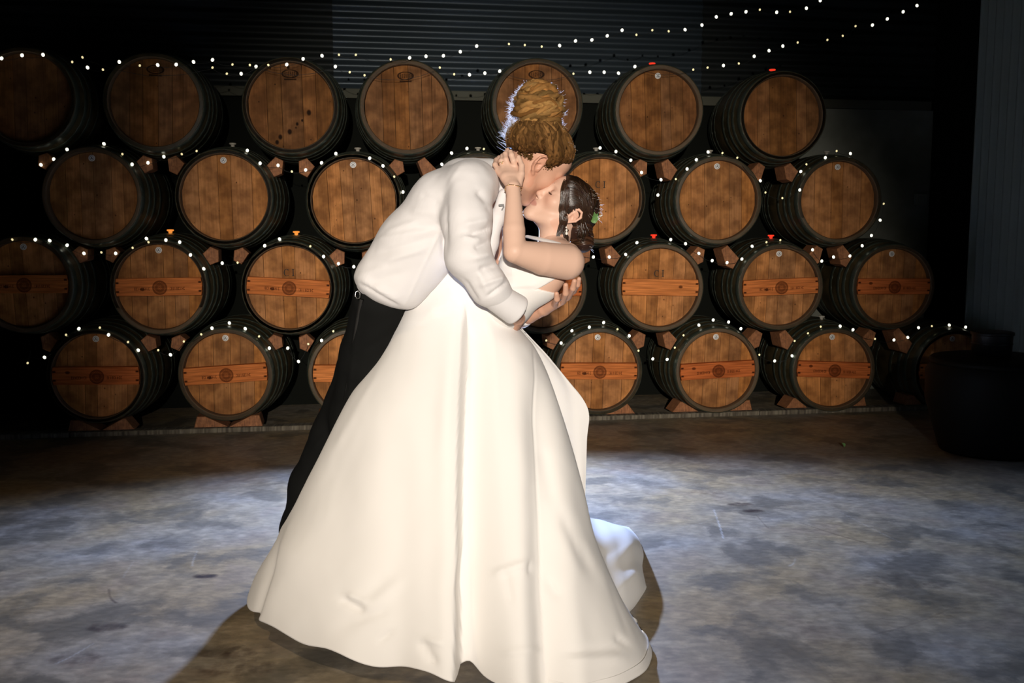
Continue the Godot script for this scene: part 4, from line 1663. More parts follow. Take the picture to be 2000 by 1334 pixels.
	chain(f, [[748, 590, 3.52, 50], [724, 720, 3.62, 62], [668, 848, 3.68, 56], [622, 950, 3.76, 54], [600, 1035, 3.82, 50], [598, 1108, 3.86, 42]], 0.03)
	f.plane(at(700, 562, 3.3), Vector3(-0.45, 1.0, 0), 0.01)
	var ct := creases([[702, 590, 690, 700, 5, 3], [690, 700, 676, 810, 5, 3], [790, 640, 700, 690, 9, -4], [760, 690, 690, 770, 9, 4], [640, 845, 610, 880, 6, 4], [612, 900, 575, 990, 6, -4], [640, 880, 590, 1000, 7, 4]])
	ct.wob = noise(72, 0.05, 3)
	ct.wob_mm = 5.0
	f.build(tr, 0.008, null, ct.lift)
	var tm := wpart("trousers", tr.mesh(), M.trousers, root)
	var stb := Bag.new()
	var sp := PackedVector3Array()
	for e in [[706, 585, 3.275], [697, 640, 3.33], [688, 700, 3.405], [678, 770, 3.45], [668, 815, 3.485]]:
		sp.append(at(e[0], e[1], e[2]))
	stb.tube(sp, radii(5, 0.009, 0.011), 8, 0.35)
	wpart("side_stripe", stb.mesh(), M.stripe, root)
	# hexagonal waist adjuster
	var ab := Bag.new()
	var hx := PackedVector3Array()
	for j in 7:
		var a := TAU * j / 6.0 + 0.3
		hx.append(at(698.5, 576, 3.243) + Vector3(cos(a) * 0.0085, sin(a) * 0.0135, 0))
	ab.tube(hx, radii(7, 0.0013, 0.0013), 6)
	wpart("waist_adjuster", ab.mesh(), M.metal, root)
	# ring on the far hand
	ab = Bag.new()
	var rp := PackedVector3Array()
	var rc := at(1101, 585, 3.305)
	for j in 13:
		var a := TAU * j / 12.0
		rp.append(rc + Vector3(0.95, 0.25, 0).normalized() * cos(a) * 0.0112 + Vector3(-0.12, 0.35, 0.9).normalized() * sin(a) * 0.0112)
	ab.tube(rp, radii(13, 0.0013, 0.0013), 6)
	wpart("wedding_ring", ab.mesh(), M.metal, root)
	# shoes
	for e in [[[688, 1150, 3.57], [735, 1185, 3.54]], [[598, 1110, 3.86], [640, 1120, 3.82]]]:
		f = Field.new()
		var zb := Bag.new()
		var h := at(e[0][0], e[0][1], e[0][2])
		var t := at(e[1][0], e[1][1], e[1][2])
		var heel := Vector3(h.x - 0.03, 0.036, h.z)
		var toe := Vector3(t.x + 0.10, 0.030, t.z + 0.03)
		f.cap(heel, heel.lerp(toe, 0.45), 0.037, 0.041, 0.03)
		f.cap(heel.lerp(toe, 0.45), toe, 0.041, 0.030, 0.03)
		f.cap(heel + Vector3(0.01, 0.03, 0), Vector3(h.x, 0.11, h.z), 0.040, 0.042, 0.03)
		f.plane(Vector3(0, 0.001, 0), Vector3.DOWN, 0.004)
		f.build(zb, 0.006)
		wpart("shoe", zb.mesh(), M.shoe, root)

func build_dreads(root: Node3D, X: Transform3D, sc: float) -> void:
	var r := RandomNumberGenerator.new()
	r.seed = 21
	# dark scalp under the locks
	var cap := Bag.new()
	cap.tint = Color(0.05, 0.026, 0.011)
	var f := Field.new()
	f.egg(Transform3D(X.basis, X * (Vector3(0, 0.030, -0.014) * sc)), Vector3(0.080, 0.090, 0.104) * sc)
	f.egg(Transform3D(X.basis, X * (Vector3(0, 0.055, 0.046) * sc)), Vector3(0.063, 0.045, 0.043) * sc, 0.02)
	var a := at(1120, 318, D)
	var b := at(1000, 292, D)
	f.plane((a + b) / 2, Vector3((a - b).y, -(a - b).x, 0), 0.006)
	f.build(cap, 0.005)
	var hair := wpart("hair", cap.mesh(), M.dread, root)
	# locks drawn from the hairline to the foot of the bun
	var C := Vector3(0, 0.030, -0.014)
	var R := Vector3(0.085, 0.095, 0.110)
	var starts := [[0.0, 0.088, 0.080], [0.026, 0.085, 0.074], [0.046, 0.074, 0.062], [0.060, 0.060, 0.046], [0.068, 0.046, 0.032], [0.072, 0.030, 0.022], [0.075, 0.016, 0.012], [0.079, 0.036, -0.006], [0.080, 0.034, -0.024], [0.078, 0.018, -0.042], [0.073, 0.000, -0.056], [0.066, -0.014, -0.070], [0.052, -0.026, -0.086], [0.034, -0.034, -0.098], [0.015, -0.038, -0.104], [0.0, -0.040, -0.105]]
	var foot := X.affine_inverse() * at(1050, 258, D) / sc
	var locks := Bag.new()
	for s in [1.0, -1.0]:
		for j in 110:
			var at_ := r.randf() * (starts.size() - 1.001)
			var j0 := int(at_)
			var p0 := Vector3(starts[j0][0], starts[j0][1], starts[j0][2]).lerp(Vector3(starts[j0 + 1][0], starts[j0 + 1][1], starts[j0 + 1][2]), at_ - j0)
			p0.x *= s
			var to := foot - C
			var e := p0 - C
			var stop := foot + (p0 - foot).normalized() * r.randf_range(0.026, 0.044)
			var from_ := r.randf_range(-0.10, 0.12) if j % 3 else r.randf_range(-0.12, 0.0)
			var pts := PackedVector3Array()
			var n := 18
			var ph := r.randf() * TAU
			var lift := r.randf_range(0.0, 0.08)
			var wav := r.randf_range(0.0015, 0.0042)
			for t in n + 1:
				var u := float(t) / n
				var q := p0.lerp(stop, lerpf(from_, 1.0, u)) - C
				var side := e.cross(to).normalized()
				q += side * wav * (sin(u * 13.0 + ph) + 0.6 * sin(u * 23.0 + ph * 3.0))
				q *= 1.0 / (q / R).length() * (1.0 + lift * sin(PI * u) + 0.014 * sin(u * 19.0 + ph * 2.0))
				pts.append(X * ((q + C) * sc))
			var shade := r.randf_range(0.35, 1.15)
			var s0 := locks.v.size()
			locks.tint = Color(0.36 * shade, 0.185 * shade, 0.062 * shade)
			var rr := PackedFloat32Array()
			var thick := r.randf_range(0.0034, 0.0064)
			for t in n + 1:
				var u := float(t) / n
				rr.append((thick + 0.0016 * u + 0.0010 * sin(u * 29.0 + ph)) * (0.35 if t == 0 else (0.8 if t == 1 else 1.0)))
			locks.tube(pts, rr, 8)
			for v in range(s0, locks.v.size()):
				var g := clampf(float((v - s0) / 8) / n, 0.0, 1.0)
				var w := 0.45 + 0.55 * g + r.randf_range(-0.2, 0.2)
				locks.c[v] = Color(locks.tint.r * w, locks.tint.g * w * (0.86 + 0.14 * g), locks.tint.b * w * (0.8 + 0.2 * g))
	for j in 150:                                   # short curls at the sideburn and along the nape
		var k := r.randf()
		var q2: Vector2
		if j < 90:
			q2 = Vector2(1060 + 22 * r.randf(), 318 + 26 * k)
			if q2.x - 1060 > 26 * (1.2 - k):
				continue
		else:
			q2 = Vector2(lerpf(1012, 1038, k), lerpf(300, 311, k) + r.randf_range(-6, 5))
		var o := at(q2.x, q2.y, D)
		var lp := X.affine_inverse() * o / sc - C
		var z2 := 0.0
		for t in 60:
			var w2 := X.affine_inverse() * (o + Vector3(0, 0, z2)) / sc - C
			if (w2 / (R * 0.90)).length() > 1.0:
				break
			z2 += 0.002
		var pts := PackedVector3Array()
		var ph := r.randf() * TAU
		for t in 6:
			var u := t / 5.0
			pts.append(o + Vector3(0.004 * sin(u * 8.0 + ph), -0.010 * u + 0.004, z2 - 0.003 + 0.003 * sin(u * 7.0 + ph * 2.0)))
		var shade := r.randf_range(0.35, 1.0)
		locks.tint = Color(0.33 * shade, 0.17 * shade, 0.06 * shade)
		locks.tube(pts, radii(6, 0.0016, 0.0008, 0.0008), 5)
	part("dreadlocks", locks.mesh(), M.dread, hair)
	# the bun: a core wound round with thick locks
	var prof := [[270, 40, 1052], [258, 46, 1051], [246, 49, 1050], [232, 47, 1049], [222, 52, 1050], [208, 52, 1051], [195, 48, 1052], [182, 42, 1053], [171, 33, 1053], [162, 20, 1052]]
	var bun := Bag.new()
	var core := Field.new()
	for j in prof.size() - 2:
		pcap(core, prof[j][2], prof[j][0], D, maxf(prof[j][1] - 15.0, 3.0), prof[j + 1][2], prof[j + 1][0], D, maxf(prof[j + 1][1] - 15.0, 3.0), 0.004)
	bun.tint = Color(0.12, 0.065, 0.024)
	core.build(bun, 0.007)
	for j in 110:
		var h0 := r.randf_range(0.02, 1.0)
		if j % 6 == 0:
			h0 = r.randf_range(0.84, 1.0)
		var dh := r.randf_range(-0.22, 0.22)
		if j % 5 == 0:
			dh *= 2.0
		var a0 := r.randf() * TAU
		var arc := r.randf_range(1.3, 3.2)
		if j < 64:
			a0 = r.randf_range(-0.5, 1.6)          # most where the photograph looks
		var depth := r.randf_range(-5.0, 4.5)
		var n := 18
		var pts := PackedVector3Array()
		var rr := PackedFloat32Array()
		var ph := r.randf() * TAU
		var thick := r.randf_range(4.0, 7.4)
		for t in n + 1:
			var u := float(t) / n
			var h := clampf(h0 + dh * (u - 0.5) + 0.035 * sin(u * 9.0 + ph), 0.0, 1.0) * (prof.size() - 1.001)
			var i0 := int(h)
			var fr := h - i0
			var y: float = lerpf(prof[i0][0], prof[i0 + 1][0], fr)
			var rad: float = lerpf(prof[i0][1], prof[i0 + 1][1], fr) - 7.0 + depth + 2.2 * sin(u * 7.0 + ph) - 9.0 * pow(absf(2.0 * u - 1.0), 3.0)
			var x: float = lerpf(prof[i0][2], prof[i0 + 1][2], fr)
			var an := a0 + arc * u
			var m := mpp(x, y, D)
			pts.append(at(x, y, D) + Vector3(cos(an), 0, sin(an)) * rad * m)
			rr.append(thick * m * (0.62 + 0.38 * sin(PI * clampf(u * 1.1 - 0.02, 0.0, 1.0))) * (1.0 + 0.10 * sin(u * 31.0 + ph)) )
		var shade := r.randf_range(0.45, 1.25)
		var gold := r.randf_range(0.0, 1.0)
		var s0 := bun.v.size()
		bun.tint = Color(0.45 * shade, lerpf(0.205, 0.26, gold) * shade, lerpf(0.058, 0.09, gold) * shade)
		bun.tube(pts, rr, 9, 0.9)
		for v in range(s0, bun.v.size()):
			var w := 1.0 + r.randf_range(-0.18, 0.18)
			bun.c[v] = Color(bun.tint.r * w, bun.tint.g * w, bun.tint.b * w)
	part("bun", bun.mesh(), M.dread, hair)
	# flyaway wisps round the outline
	var fl := Bag.new()
	for j in 1900:
		var base: Vector3
		var dir: Vector3
		var len_ := r.randf_range(3.0, 9.0)
		if j < 900:                                # on the bun
			var h := r.randf() * (prof.size() - 1.001)
			var i0 := int(h)
			var fr := h - i0
			var y: float = lerpf(prof[i0][0], prof[i0 + 1][0], fr)
			var rad: float = lerpf(prof[i0][1], prof[i0 + 1][1], fr) + 1.0
			var an := r.randf() * TAU
			if j % 2 == 0:
				an = PI + r.randf_range(-0.25, 1.1)
			elif sin(an) > 0.4:
				an = -an
			var m := mpp(1050, y, D)
			base = at(lerpf(prof[i0][2], prof[i0 + 1][2], fr), y, D) + Vector3(cos(an), 0, sin(an)) * rad * m
			dir = Vector3(cos(an), r.randf_range(-0.3, 0.6), sin(an))
			if cos(an) < -0.5 and y > 185:
				len_ *= 1.4
		else:                                      # on the head, thickest at the back
			var dl := Vector3(r.randf_range(-1, 1), r.randf_range(-0.6, 1.0), r.randf_range(-1.0, 0.7)).normalized()
			if j % 2 == 0:
				dl = Vector3(r.randf_range(-0.7, 0.7), r.randf_range(-0.55, 0.5), -1).normalized()
			var q := dl / (dl / R).length() * 1.04
			base = X * ((q + C) * sc)
			if (X.basis * dl).z > 0.45 or pix(base).x > 1124:
				continue
			if pix(base).y > 318.0 - (20.0 if pix(base).x < 1010 else 0.0):
				continue
			dir = X.basis * dl
			if pix(base).x < 1012:
				len_ *= 2.2
		len_ *= 0.00175
		dir = (dir.normalized() + Vector3(r.randf_range(-0.5, 0.5), r.randf_range(-0.4, 0.5), r.randf_range(-0.5, 0.5))).normalized()
		var bend := Vector3(r.randf_range(-0.5, 0.5), r.randf_range(-0.7, 0.7), r.randf_range(-0.5, 0.5))
		var pts := PackedVector3Array()
		for t in 5:
			var u := t / 4.0
			pts.append(base + dir * len_ * u + bend * len_ * u * u * 0.7)
		fl.ribbon(pts, 0.0006)
	var w := part("flyaway_wisps", fl.mesh(), M.fluff, hair)
	w.set_meta("kind", "stuff")
	w.set_meta("label", "frizzy flyaway wisps lit from behind")

func trunk(f: Field, grow: float) -> void:          # the woman's trunk, leaning back over the man's hands; grow in px
	for s in [[3.325, 0], [3.445, 1]]:
		var d: float = s[0]
		chain(f, [[954, 630, d + (0.05 if s[1] == 0 else -0.03), 29 + grow], [984, 594, d + (0.02 if s[1] == 0 else -0.02), 43 + grow], [1050, 541, d, 42 + grow], [1092, 510, d - (0.02 if s[1] == 0 else -0.02), 34 + grow]], 0.05)
	pcap(f, 1010, 520, 3.32, 33 + grow, 1030, 512, 3.32, 31 + grow, 0.05)
	pcap(f, 1010, 520, 3.46, 33 + grow, 1030, 512, 3.46, 31 + grow, 0.05)

func build_bride() -> void:
	var foot := Vector3(at(900, 1200, D).x, 0, -3.38)
	var root := thing("person", "woman in white satin wedding gown with dark hair, leaning back to kiss", "person", "", foot)
	var X := head_frame(1104, 406, D, 228.0, 20.0)
	var sc := 1.0
	var skin := Color(0.68, 0.445, 0.335)
	var paint := face_paint(X, sc, skin, true)
	var bag := Bag.new()
	bag.tint = skin
	# ---- body: head and neck; trunk and arms; the hand at his neck
	var f := Field.new()
	model_head(f, X, sc, true)
	var hf := f
	chain(f, [[1098, 425, 3.40, 27], [1086, 452, 3.39, 26], [1080, 480, 3.385, 31]], 0.03)
	f.build(bag, 0.003, paint.tone)
	f = Field.new()
	trunk(f, 0.0)
	pcap(f, 1086, 452, 3.39, 26, 1082, 485, 3.385, 32, 0.04)
	pcap(f, 1082, 487, 3.34, 18, 1108, 500, 3.26, 26, 0.04)
	chain(f, [[1107, 512, 3.235, 35], [1060, 505, 3.19, 32.5], [1006, 492, 3.13, 22.5]], 0.002)
	chain(f, [[1005, 491, 3.13, 22.0], [1004, 450, 3.158, 21.5], [1003, 372, 3.215, 13.5]], 0.004)
	chain(f, [[1085, 505, 3.53, 32], [1012, 515, 3.66, 24], [962, 420, 3.665, 18]], 0.03)
	f.build(bag, 0.0045)
	f = Field.new()
	var palm := [[973, 334, 3.285, 7.0], [984, 331, 3.280, 7.5], [995, 329, 3.278, 8.0], [1006, 330, 3.280, 8.0]]
	pcap(f, 1003, 384, 3.208, 14.5, 1002, 366, 3.222, 14.5, 0.012)
	for e in palm:
		pcap(f, 1002, 366, 3.222, 13.0, (e[0] + 1002) / 2.0 + 1, 347, 3.254, 10.5, 0.004)
		pcap(f, (e[0] + 1002) / 2.0 + 1, 347, 3.254, 10.5, e[0], e[1], e[2], e[3], 0.008)
	finger(f, [[973, 333, 3.285, 6.0], [967, 322, 3.300, 5.2], [969, 313, 3.325, 4.6], [975, 307, 3.345, 4.0]])
	finger(f, [[984, 330, 3.280, 6.3], [979, 315, 3.292, 5.6], [982, 305, 3.312, 5.0], [988, 298, 3.33, 4.2]])
	finger(f, [[994, 328, 3.278, 6.4], [988, 312, 3.286, 5.7], [987, 301, 3.302, 5.0], [991, 293, 3.32, 4.4]])
	finger(f, [[1006, 328, 3.280, 6.6], [1003, 314, 3.270, 5.9], [999, 303, 3.276, 5.6], [997, 297, 3.284, 5.0]])
	finger(f, [[1012, 358, 3.238, 9.0], [1018, 340, 3.250, 7.0], [1019, 324, 3.262, 5.6], [1013, 307, 3.275, 4.6]])
	f.build(bag, 0.0022)
	wpart("body", bag.mesh(), M.skin, root)
	# ---- gown: bodice in front, band round her back, full skirt, the panel swinging out behind, the train
	var gown := Node3D.new()
	gown.name = "gown"
	root.add_child(gown)
	gown.position = -foot
	var wr := noise(81, 0.05, 3)
	f = Field.new()
	trunk(f, 2.6)
	f.plane(at(1056, 560, 3.3), Vector3(0.50, -0.86, 0), 0.004)          # edge of the front panel
	f.plane(at(1035, 463, 3.35), Vector3(0.24, 0.97, 0), 0.004)          # neckline
	var b := Bag.new()
	var cr := creases([[965, 520, 1010, 505, 6, 4], [975, 545, 1040, 535, 7, -3], [985, 560, 1050, 556, 5, 3], [960, 500, 985, 470, 7, 5], [1000, 500, 1000, 570, 9, 3]])
	cr.wob = wr
	cr.wob_mm = 3.0
	f.build(b, 0.0045, null, cr.lift)
	wpart("bodice", b.mesh(), M.satin, root, gown)
	f = Field.new()
	trunk(f, 2.8)
	f.plane(at(1072, 568, 3.3), Vector3(0.26, 0.97, 0), 0.004)
	f.plane(at(955, 600, 3.3), Vector3(-0.85, 0.3, 0), 0.004)
	b = Bag.new()
	f.build(b, 0.0045)
	wpart("back_band", b.mesh(), M.satin, root, gown)
	# soft strap edge above the arm
	b = Bag.new()
	var sp := PackedVector3Array()
	for e in [[1030, 462, 3.43], [1048, 466, 3.36], [1070, 471, 3.31], [1094, 477, 3.262], [1112, 484, 3.235]]:
		sp.append(at(e[0], e[1], e[2]))
	b.tube(sp, radii(5, 0.010, 0.009, 0.003), 10, 0.5)
	wpart("neckline_fold", b.mesh(), M.satin, root, gown)
	build_skirt(root, gown)
	# ---- hair, ears adorned, wrist and ring
	build_updo(root, X, sc, hf)
	b = Bag.new()
	b.tint = Color(0.06, 0.03, 0.02)
	for s in [-1.0, 1.0]:
		var p := PackedVector3Array()
		var q := PackedVector3Array()
		for t in 8:
			var u := t / 7.0
			p.append(X * Vector3(s * lerpf(0.016, 0.045, u), -0.0065 - 0.003 * sin(PI * u), 0.0875 - 0.0095 * u * u + 0.002 * sin(PI * u)))
			q.append(X * Vector3(s * lerpf(0.013, 0.050, u), 0.0245 + 0.006 * sin(PI * u), lerpf(0.0945, 0.0725, u)))
		b.tube(p, radii(8, 0.0012, 0.0022, 0.0008), 6)
		b.tube(q, radii(8, 0.0022, 0.0010, 0.0008), 6)
	wpart("lashes_and_brows", b.mesh(), M.hair, root)
	b = Bag.new()
	var wc := at(1003, 369, 3.222)
	var along := (at(1002, 352, 3.235) - at(1003, 385, 3.205)).normalized()
	var e1 := along.cross(Vector3(0, 0, 1)).normalized()
	var e2 := along.cross(e1).normalized()
	var ring := PackedVector3Array()
	for j in 33:
		var a := TAU * j / 32.0
		ring.append(wc + (e1 * cos(a) + e2 * sin(a)) * 0.0272 + along * (0.0035 * sin(a * 2.0 + 0.6)))
	b.tube(ring, radii(33, 0.0013, 0.0013), 6)
	for j in range(0, 32, 3):
		b.ball(ring[j], Vector3.ONE * (0.0022 if j % 2 == 0 else 0.0030), 8, 6)
	wpart("bracelet", b.mesh(), M.gold, root)
	b = Bag.new()
	var rc := at(980.5, 319, 3.288)
	var fa := (at(980, 308, 3.293) - at(984, 324, 3.281)).normalized()
	e1 = fa.cross(Vector3(0, 0, 1)).normalized()
	e2 = fa.cross(e1).normalized()
	ring = PackedVector3Array()
	for j in 17:
		var a := TAU * j / 16.0
		ring.append(rc + (e1 * cos(a) + e2 * sin(a)) * 0.0106)
	b.tube(ring, radii(17, 0.0011, 0.0011), 6)
	var front := rc + Vector3(0, 0, 0.0112)
	b.ball(front, Vector3(0.0026, 0.0032, 0.0022), 8, 6)
	wpart("ring", b.mesh(), M.gold, root)
	b = Bag.new()
	var ear := at(1106, 444, 3.318)
	b.ball(ear, Vector3.ONE * 0.003, 8, 6)
	b.ball(ear + Vector3(0.001, -0.010, 0), Vector3(0.0035, 0.0048, 0.0035), 8, 6)
	b.ball(ear + Vector3(0.001, -0.020, 0), Vector3(0.0048, 0.0058, 0.0048), 10, 8)
	wpart("earring", b.mesh(), M.pearl, root)
	var sprig := Node3D.new()
	sprig.name = "hair_sprig"
	root.add_child(sprig)
	sprig.position = -foot
	for e in [[1160, 428, 0.9, 0.030, 0.010], [1161, 424, 1.5, 0.022, 0.008], [1158, 430, 0.3, 0.026, 0.008], [1160, 426, -0.2, 0.020, 0.007]]:
		b = Bag.new()
		leaf(b, Transform3D(Basis.from_euler(Vector3(0.3, 0.5 * e[2], -PI / 2 + e[2])), at(e[0] - 4, e[1] + 2, 3.36)), e[3], e[4])
		wpart("leaf", b.mesh(), M.leaf, root, sprig)
	b = Bag.new()
	for e in [[1168, 424], [1172, 422], [1175, 421], [1170, 427]]:
		b.ball(at(e[0], e[1], 3.36), Vector3.ONE * 0.0028, 8, 6)
	wpart("buds", b.mesh(), M.bud, root, sprig)

func build_updo(root: Node3D, X: Transform3D, sc: float, face: Field) -> void:
	var r := RandomNumberGenerator.new()
	r.seed = 5
	var bag := Bag.new()
	bag.tint = Color(0.016, 0.008, 0.005)
	var f := Field.new()
	f.egg(Transform3D(X.basis, X * Vector3(0, 0.026, -0.012)), Vector3(0.080, 0.084, 0.101))
	f.egg(Transform3D(X.basis, X * Vector3(0, 0.046, 0.044)), Vector3(0.063, 0.047, 0.045), 0.02)
	f.plane(at(1097, 400, 3.3), Vector3(-0.985, 0.17, 0), 0.006)
	f.build(bag, 0.004)
	pcap(f, 1130, 455, 3.40, 24, 1138, 470, 3.40, 22, 0.02)
	var hair := wpart("hair", bag.mesh(), M.hair, root)
	# combed locks lying on the head, from the parting and the hairline to the knot
	var locks := Bag.new()
	var C := Vector3(0, 0.026, -0.012)
	var R := Vector3(0.0815, 0.0855, 0.1025)
	var knot := X.affine_inverse() * at(1136, 462, 3.37)
	var whole := PackedInt32Array([0, 1])
	for j in 260:
		var t := r.randf()
		var side := -1.0 if j % 5 else 1.0
		var p0 := Vector3(side * lerpf(0.002, 0.078, t), lerpf(0.112, -0.010, t * t), lerpf(0.070, 0.022, t) + r.randf_range(-0.03, 0.004))
		if j % 3 == 0:                             # from the parting, along the crown
			p0 = Vector3(side * 0.004, 0.11, lerpf(0.06, -0.06, t))
		var stop := knot + Vector3(r.randf_range(-0.02, 0.02), r.randf_range(-0.015, 0.025), r.randf_range(-0.01, 0.02))
		var mid := Vector3(side * 0.085, lerpf(0.06, -0.01, t), lerpf(-0.01, -0.05, r.randf()))
		var pts := PackedVector3Array()
		var n := 18
		var ph := r.randf() * TAU
		for k in n + 1:
			var u := float(k) / n
			var q := p0.lerp(mid, u).lerp(mid.lerp(stop, u), u)
			var p := X * q
			for it in 3:
				var dirn := (p - X * C).normalized()
				var dd := f.value(p, whole)
				if dd < 0.0008 or u < 0.85:
					p += dirn * (0.0008 + 0.0006 * sin(u * 9.0 + ph) - dd)
			pts.append(p)
		var s := r.randf_range(0.5, 1.9)
		locks.tint = Color(0.022 * s, 0.011 * s, 0.0065 * s)
		locks.tube(pts, radii(n + 1, 0.0016, 0.0024, 0.0010), 6, 0.8)
	var every := PackedInt32Array()
	for k in face.kind.size():
		every.append(k)
	var probe := func(o: Vector3, with_face: bool) -> Vector3:       # the surface met when coming from the front
		var z2 := 0.13
		for t in 60:
			var p := o + Vector3(0, 0, z2)
			var dd := f.value(p, whole)
			if f.plane_side(p, 2) > 0.0:
				dd = 1.0
			if with_face:
				dd = minf(dd, face.value(p, every))
			if dd < 0.0012:
				return p
			z2 -= clampf(dd * 0.6, 0.001, 0.02)
			if z2 < -0.02:
				break
		return Vector3.INF
	var rim := [[1104, 351], [1128, 361], [1149, 388], [1154, 420], [1142, 452]]
	var low := [[1100, 414], [1109, 403], [1124, 404], [1133, 426], [1130, 454]]
	for j in 230:
		var t := r.randf()
		var ctl := []
		for k in 5:
			ctl.append(Vector3(lerpf(rim[k][0], low[k][0], t) + r.randf_range(-2, 2) - (3.0 if k == 0 else 0.0), lerpf(rim[k][1], low[k][1], t) + r.randf_range(-2, 2), 0))
		var line := smooth_path(ctl, 5)
		var pts := PackedVector3Array()
		for q in line:
			var p: Vector3 = probe.call(at(q.x, q.y, D), false)
			if p != Vector3.INF:
				pts.append(p + Vector3(0, 0, r.randf() * 0.0006))
		if pts.size() > 6:
			var s := r.randf_range(0.4, 2.1)
			locks.tint = Color(0.024 * s, 0.012 * s, 0.0068 * s)
			locks.tube(pts, radii(pts.size(), 0.0014, 0.0022, 0.0008), 6, 0.8)
	# strands framing the face and the nape
	for e in [[[1102, 354], [1097, 370], [1096, 388], [1093, 408], [1096, 428], [1090, 450], [1085, 472]], [[1103, 358], [1100, 378], [1099, 398], [1095, 418], [1099, 438], [1097, 456]], [[1106, 368], [1104, 392], [1100, 414], [1104, 430], [1100, 448], [1106, 462], [1103, 478]], [[1102, 360], [1098, 380], [1098, 400], [1094, 420], [1092, 440], [1097, 458]], [[1106, 384], [1105, 404], [1101, 420], [1098, 434], [1094, 448]], [[1096, 440], [1089, 456], [1083, 468], [1078, 476]], [[1106, 448], [1102, 460], [1105, 472], [1100, 482]]]:
		for rep in 9:
			var ctl := []
			var ox := r.randf_range(-3.0, 4.0)
			for k in e.size():
				ctl.append(Vector3(e[k][0] + ox + r.randf_range(-1.2, 1.2), e[k][1] + r.randf_range(-2, 2), 0))
			var pts := PackedVector3Array()
			var lastz := 0.0
			for q in smooth_path(ctl, 5):
				var p: Vector3 = probe.call(at(q.x, q.y, D), true)
				if p == Vector3.INF:
					p = at(q.x, q.y, D - (lastz if lastz > 0.0 else 0.07))
				lastz = p.z + D
				pts.append(p + Vector3(0, 0, 0.0012 + 0.0012 * r.randf()))
			var s := r.randf_range(0.5, 1.8)
			locks.tint = Color(0.034 * s, 0.017 * s, 0.0095 * s)
			locks.tube(pts, radii(pts.size(), 0.0020, 0.0007, 0.0006), 6, 0.8)
	part("combed_locks", locks.mesh(), M.hair, hair)
	# low knot
	var kb := Bag.new()
	var kf := Field.new()
	pcap(kf, 1131, 447, 3.395, 25, 1139, 474, 3.40, 20, 0.02)
	kb.tint = Color(0.03, 0.015, 0.009)
	kf.build(kb, 0.005)
	for j in 90:
		var a0 := r.randf() * TAU
		var tilt := r.randf_range(-0.9, 0.9)
		var pts := PackedVector3Array()
		var cy := r.randf_range(444, 482)
		var c := at(lerpf(1131, 1139, (cy - 444) / 38.0), cy, 3.397)
		var rad: float = lerpf(0.0445, 0.034, (cy - 444) / 38.0) + r.randf_range(-0.002, 0.0015)
		for k in 13:
			var u := k / 12.0
			var a := a0 + 2.4 * u
			pts.append(c + Vector3(cos(a), 0.28 * sin(a + tilt), sin(a) * cos(tilt * 0.5)) * rad)
		var s := r.randf_range(0.6, 1.8)
		kb.tint = Color(0.042 * s, 0.018 * s, 0.009 * s)
		kb.tube(pts, radii(13, 0.0010, 0.0010, 0.0026), 7)
	part("knot", kb.mesh(), M.hair, hair)
	var fl := Bag.new()
	fl.tint = Color(0.06, 0.035, 0.02)
	for j in 170:
		var base: Vector3
		var dir: Vector3
		if j < 90:
			base = at(1136 + r.randf_range(-4, 16), r.randf_range(446, 486), r.randf_range(3.37, 3.43))
			dir = Vector3(1, r.randf_range(-0.7, 0.2), r.randf_range(-0.4, 0.4))
		else:
			var dl := Vector3(r.randf_range(-0.8, 0.8), r.randf_range(0.1, 1), r.randf_range(-0.8, 0.3)).normalized()
			base = X * (dl / (dl / R).length() + C)
			dir = X.basis * (dl + Vector3(r.randf_range(-0.6, 0.6), r.randf_range(-0.6, 0.6), r.randf_range(-0.6, 0.6)))
		var l := r.randf_range(0.006, 0.018)
		var pts := PackedVector3Array()
		for k in 4:
			var u := k / 3.0
			pts.append(base + dir.normalized() * l * u + Vector3(0, -l * 0.4 * u * u, 0))
		fl.ribbon(pts, 0.0006)
	var w := part("stray_wisps", fl.mesh(), M.fluff, hair)
	w.set_meta("kind", "stuff")

func bump_of(x: float, w: float) -> float:
	return exp(-(x / w) * (x / w))

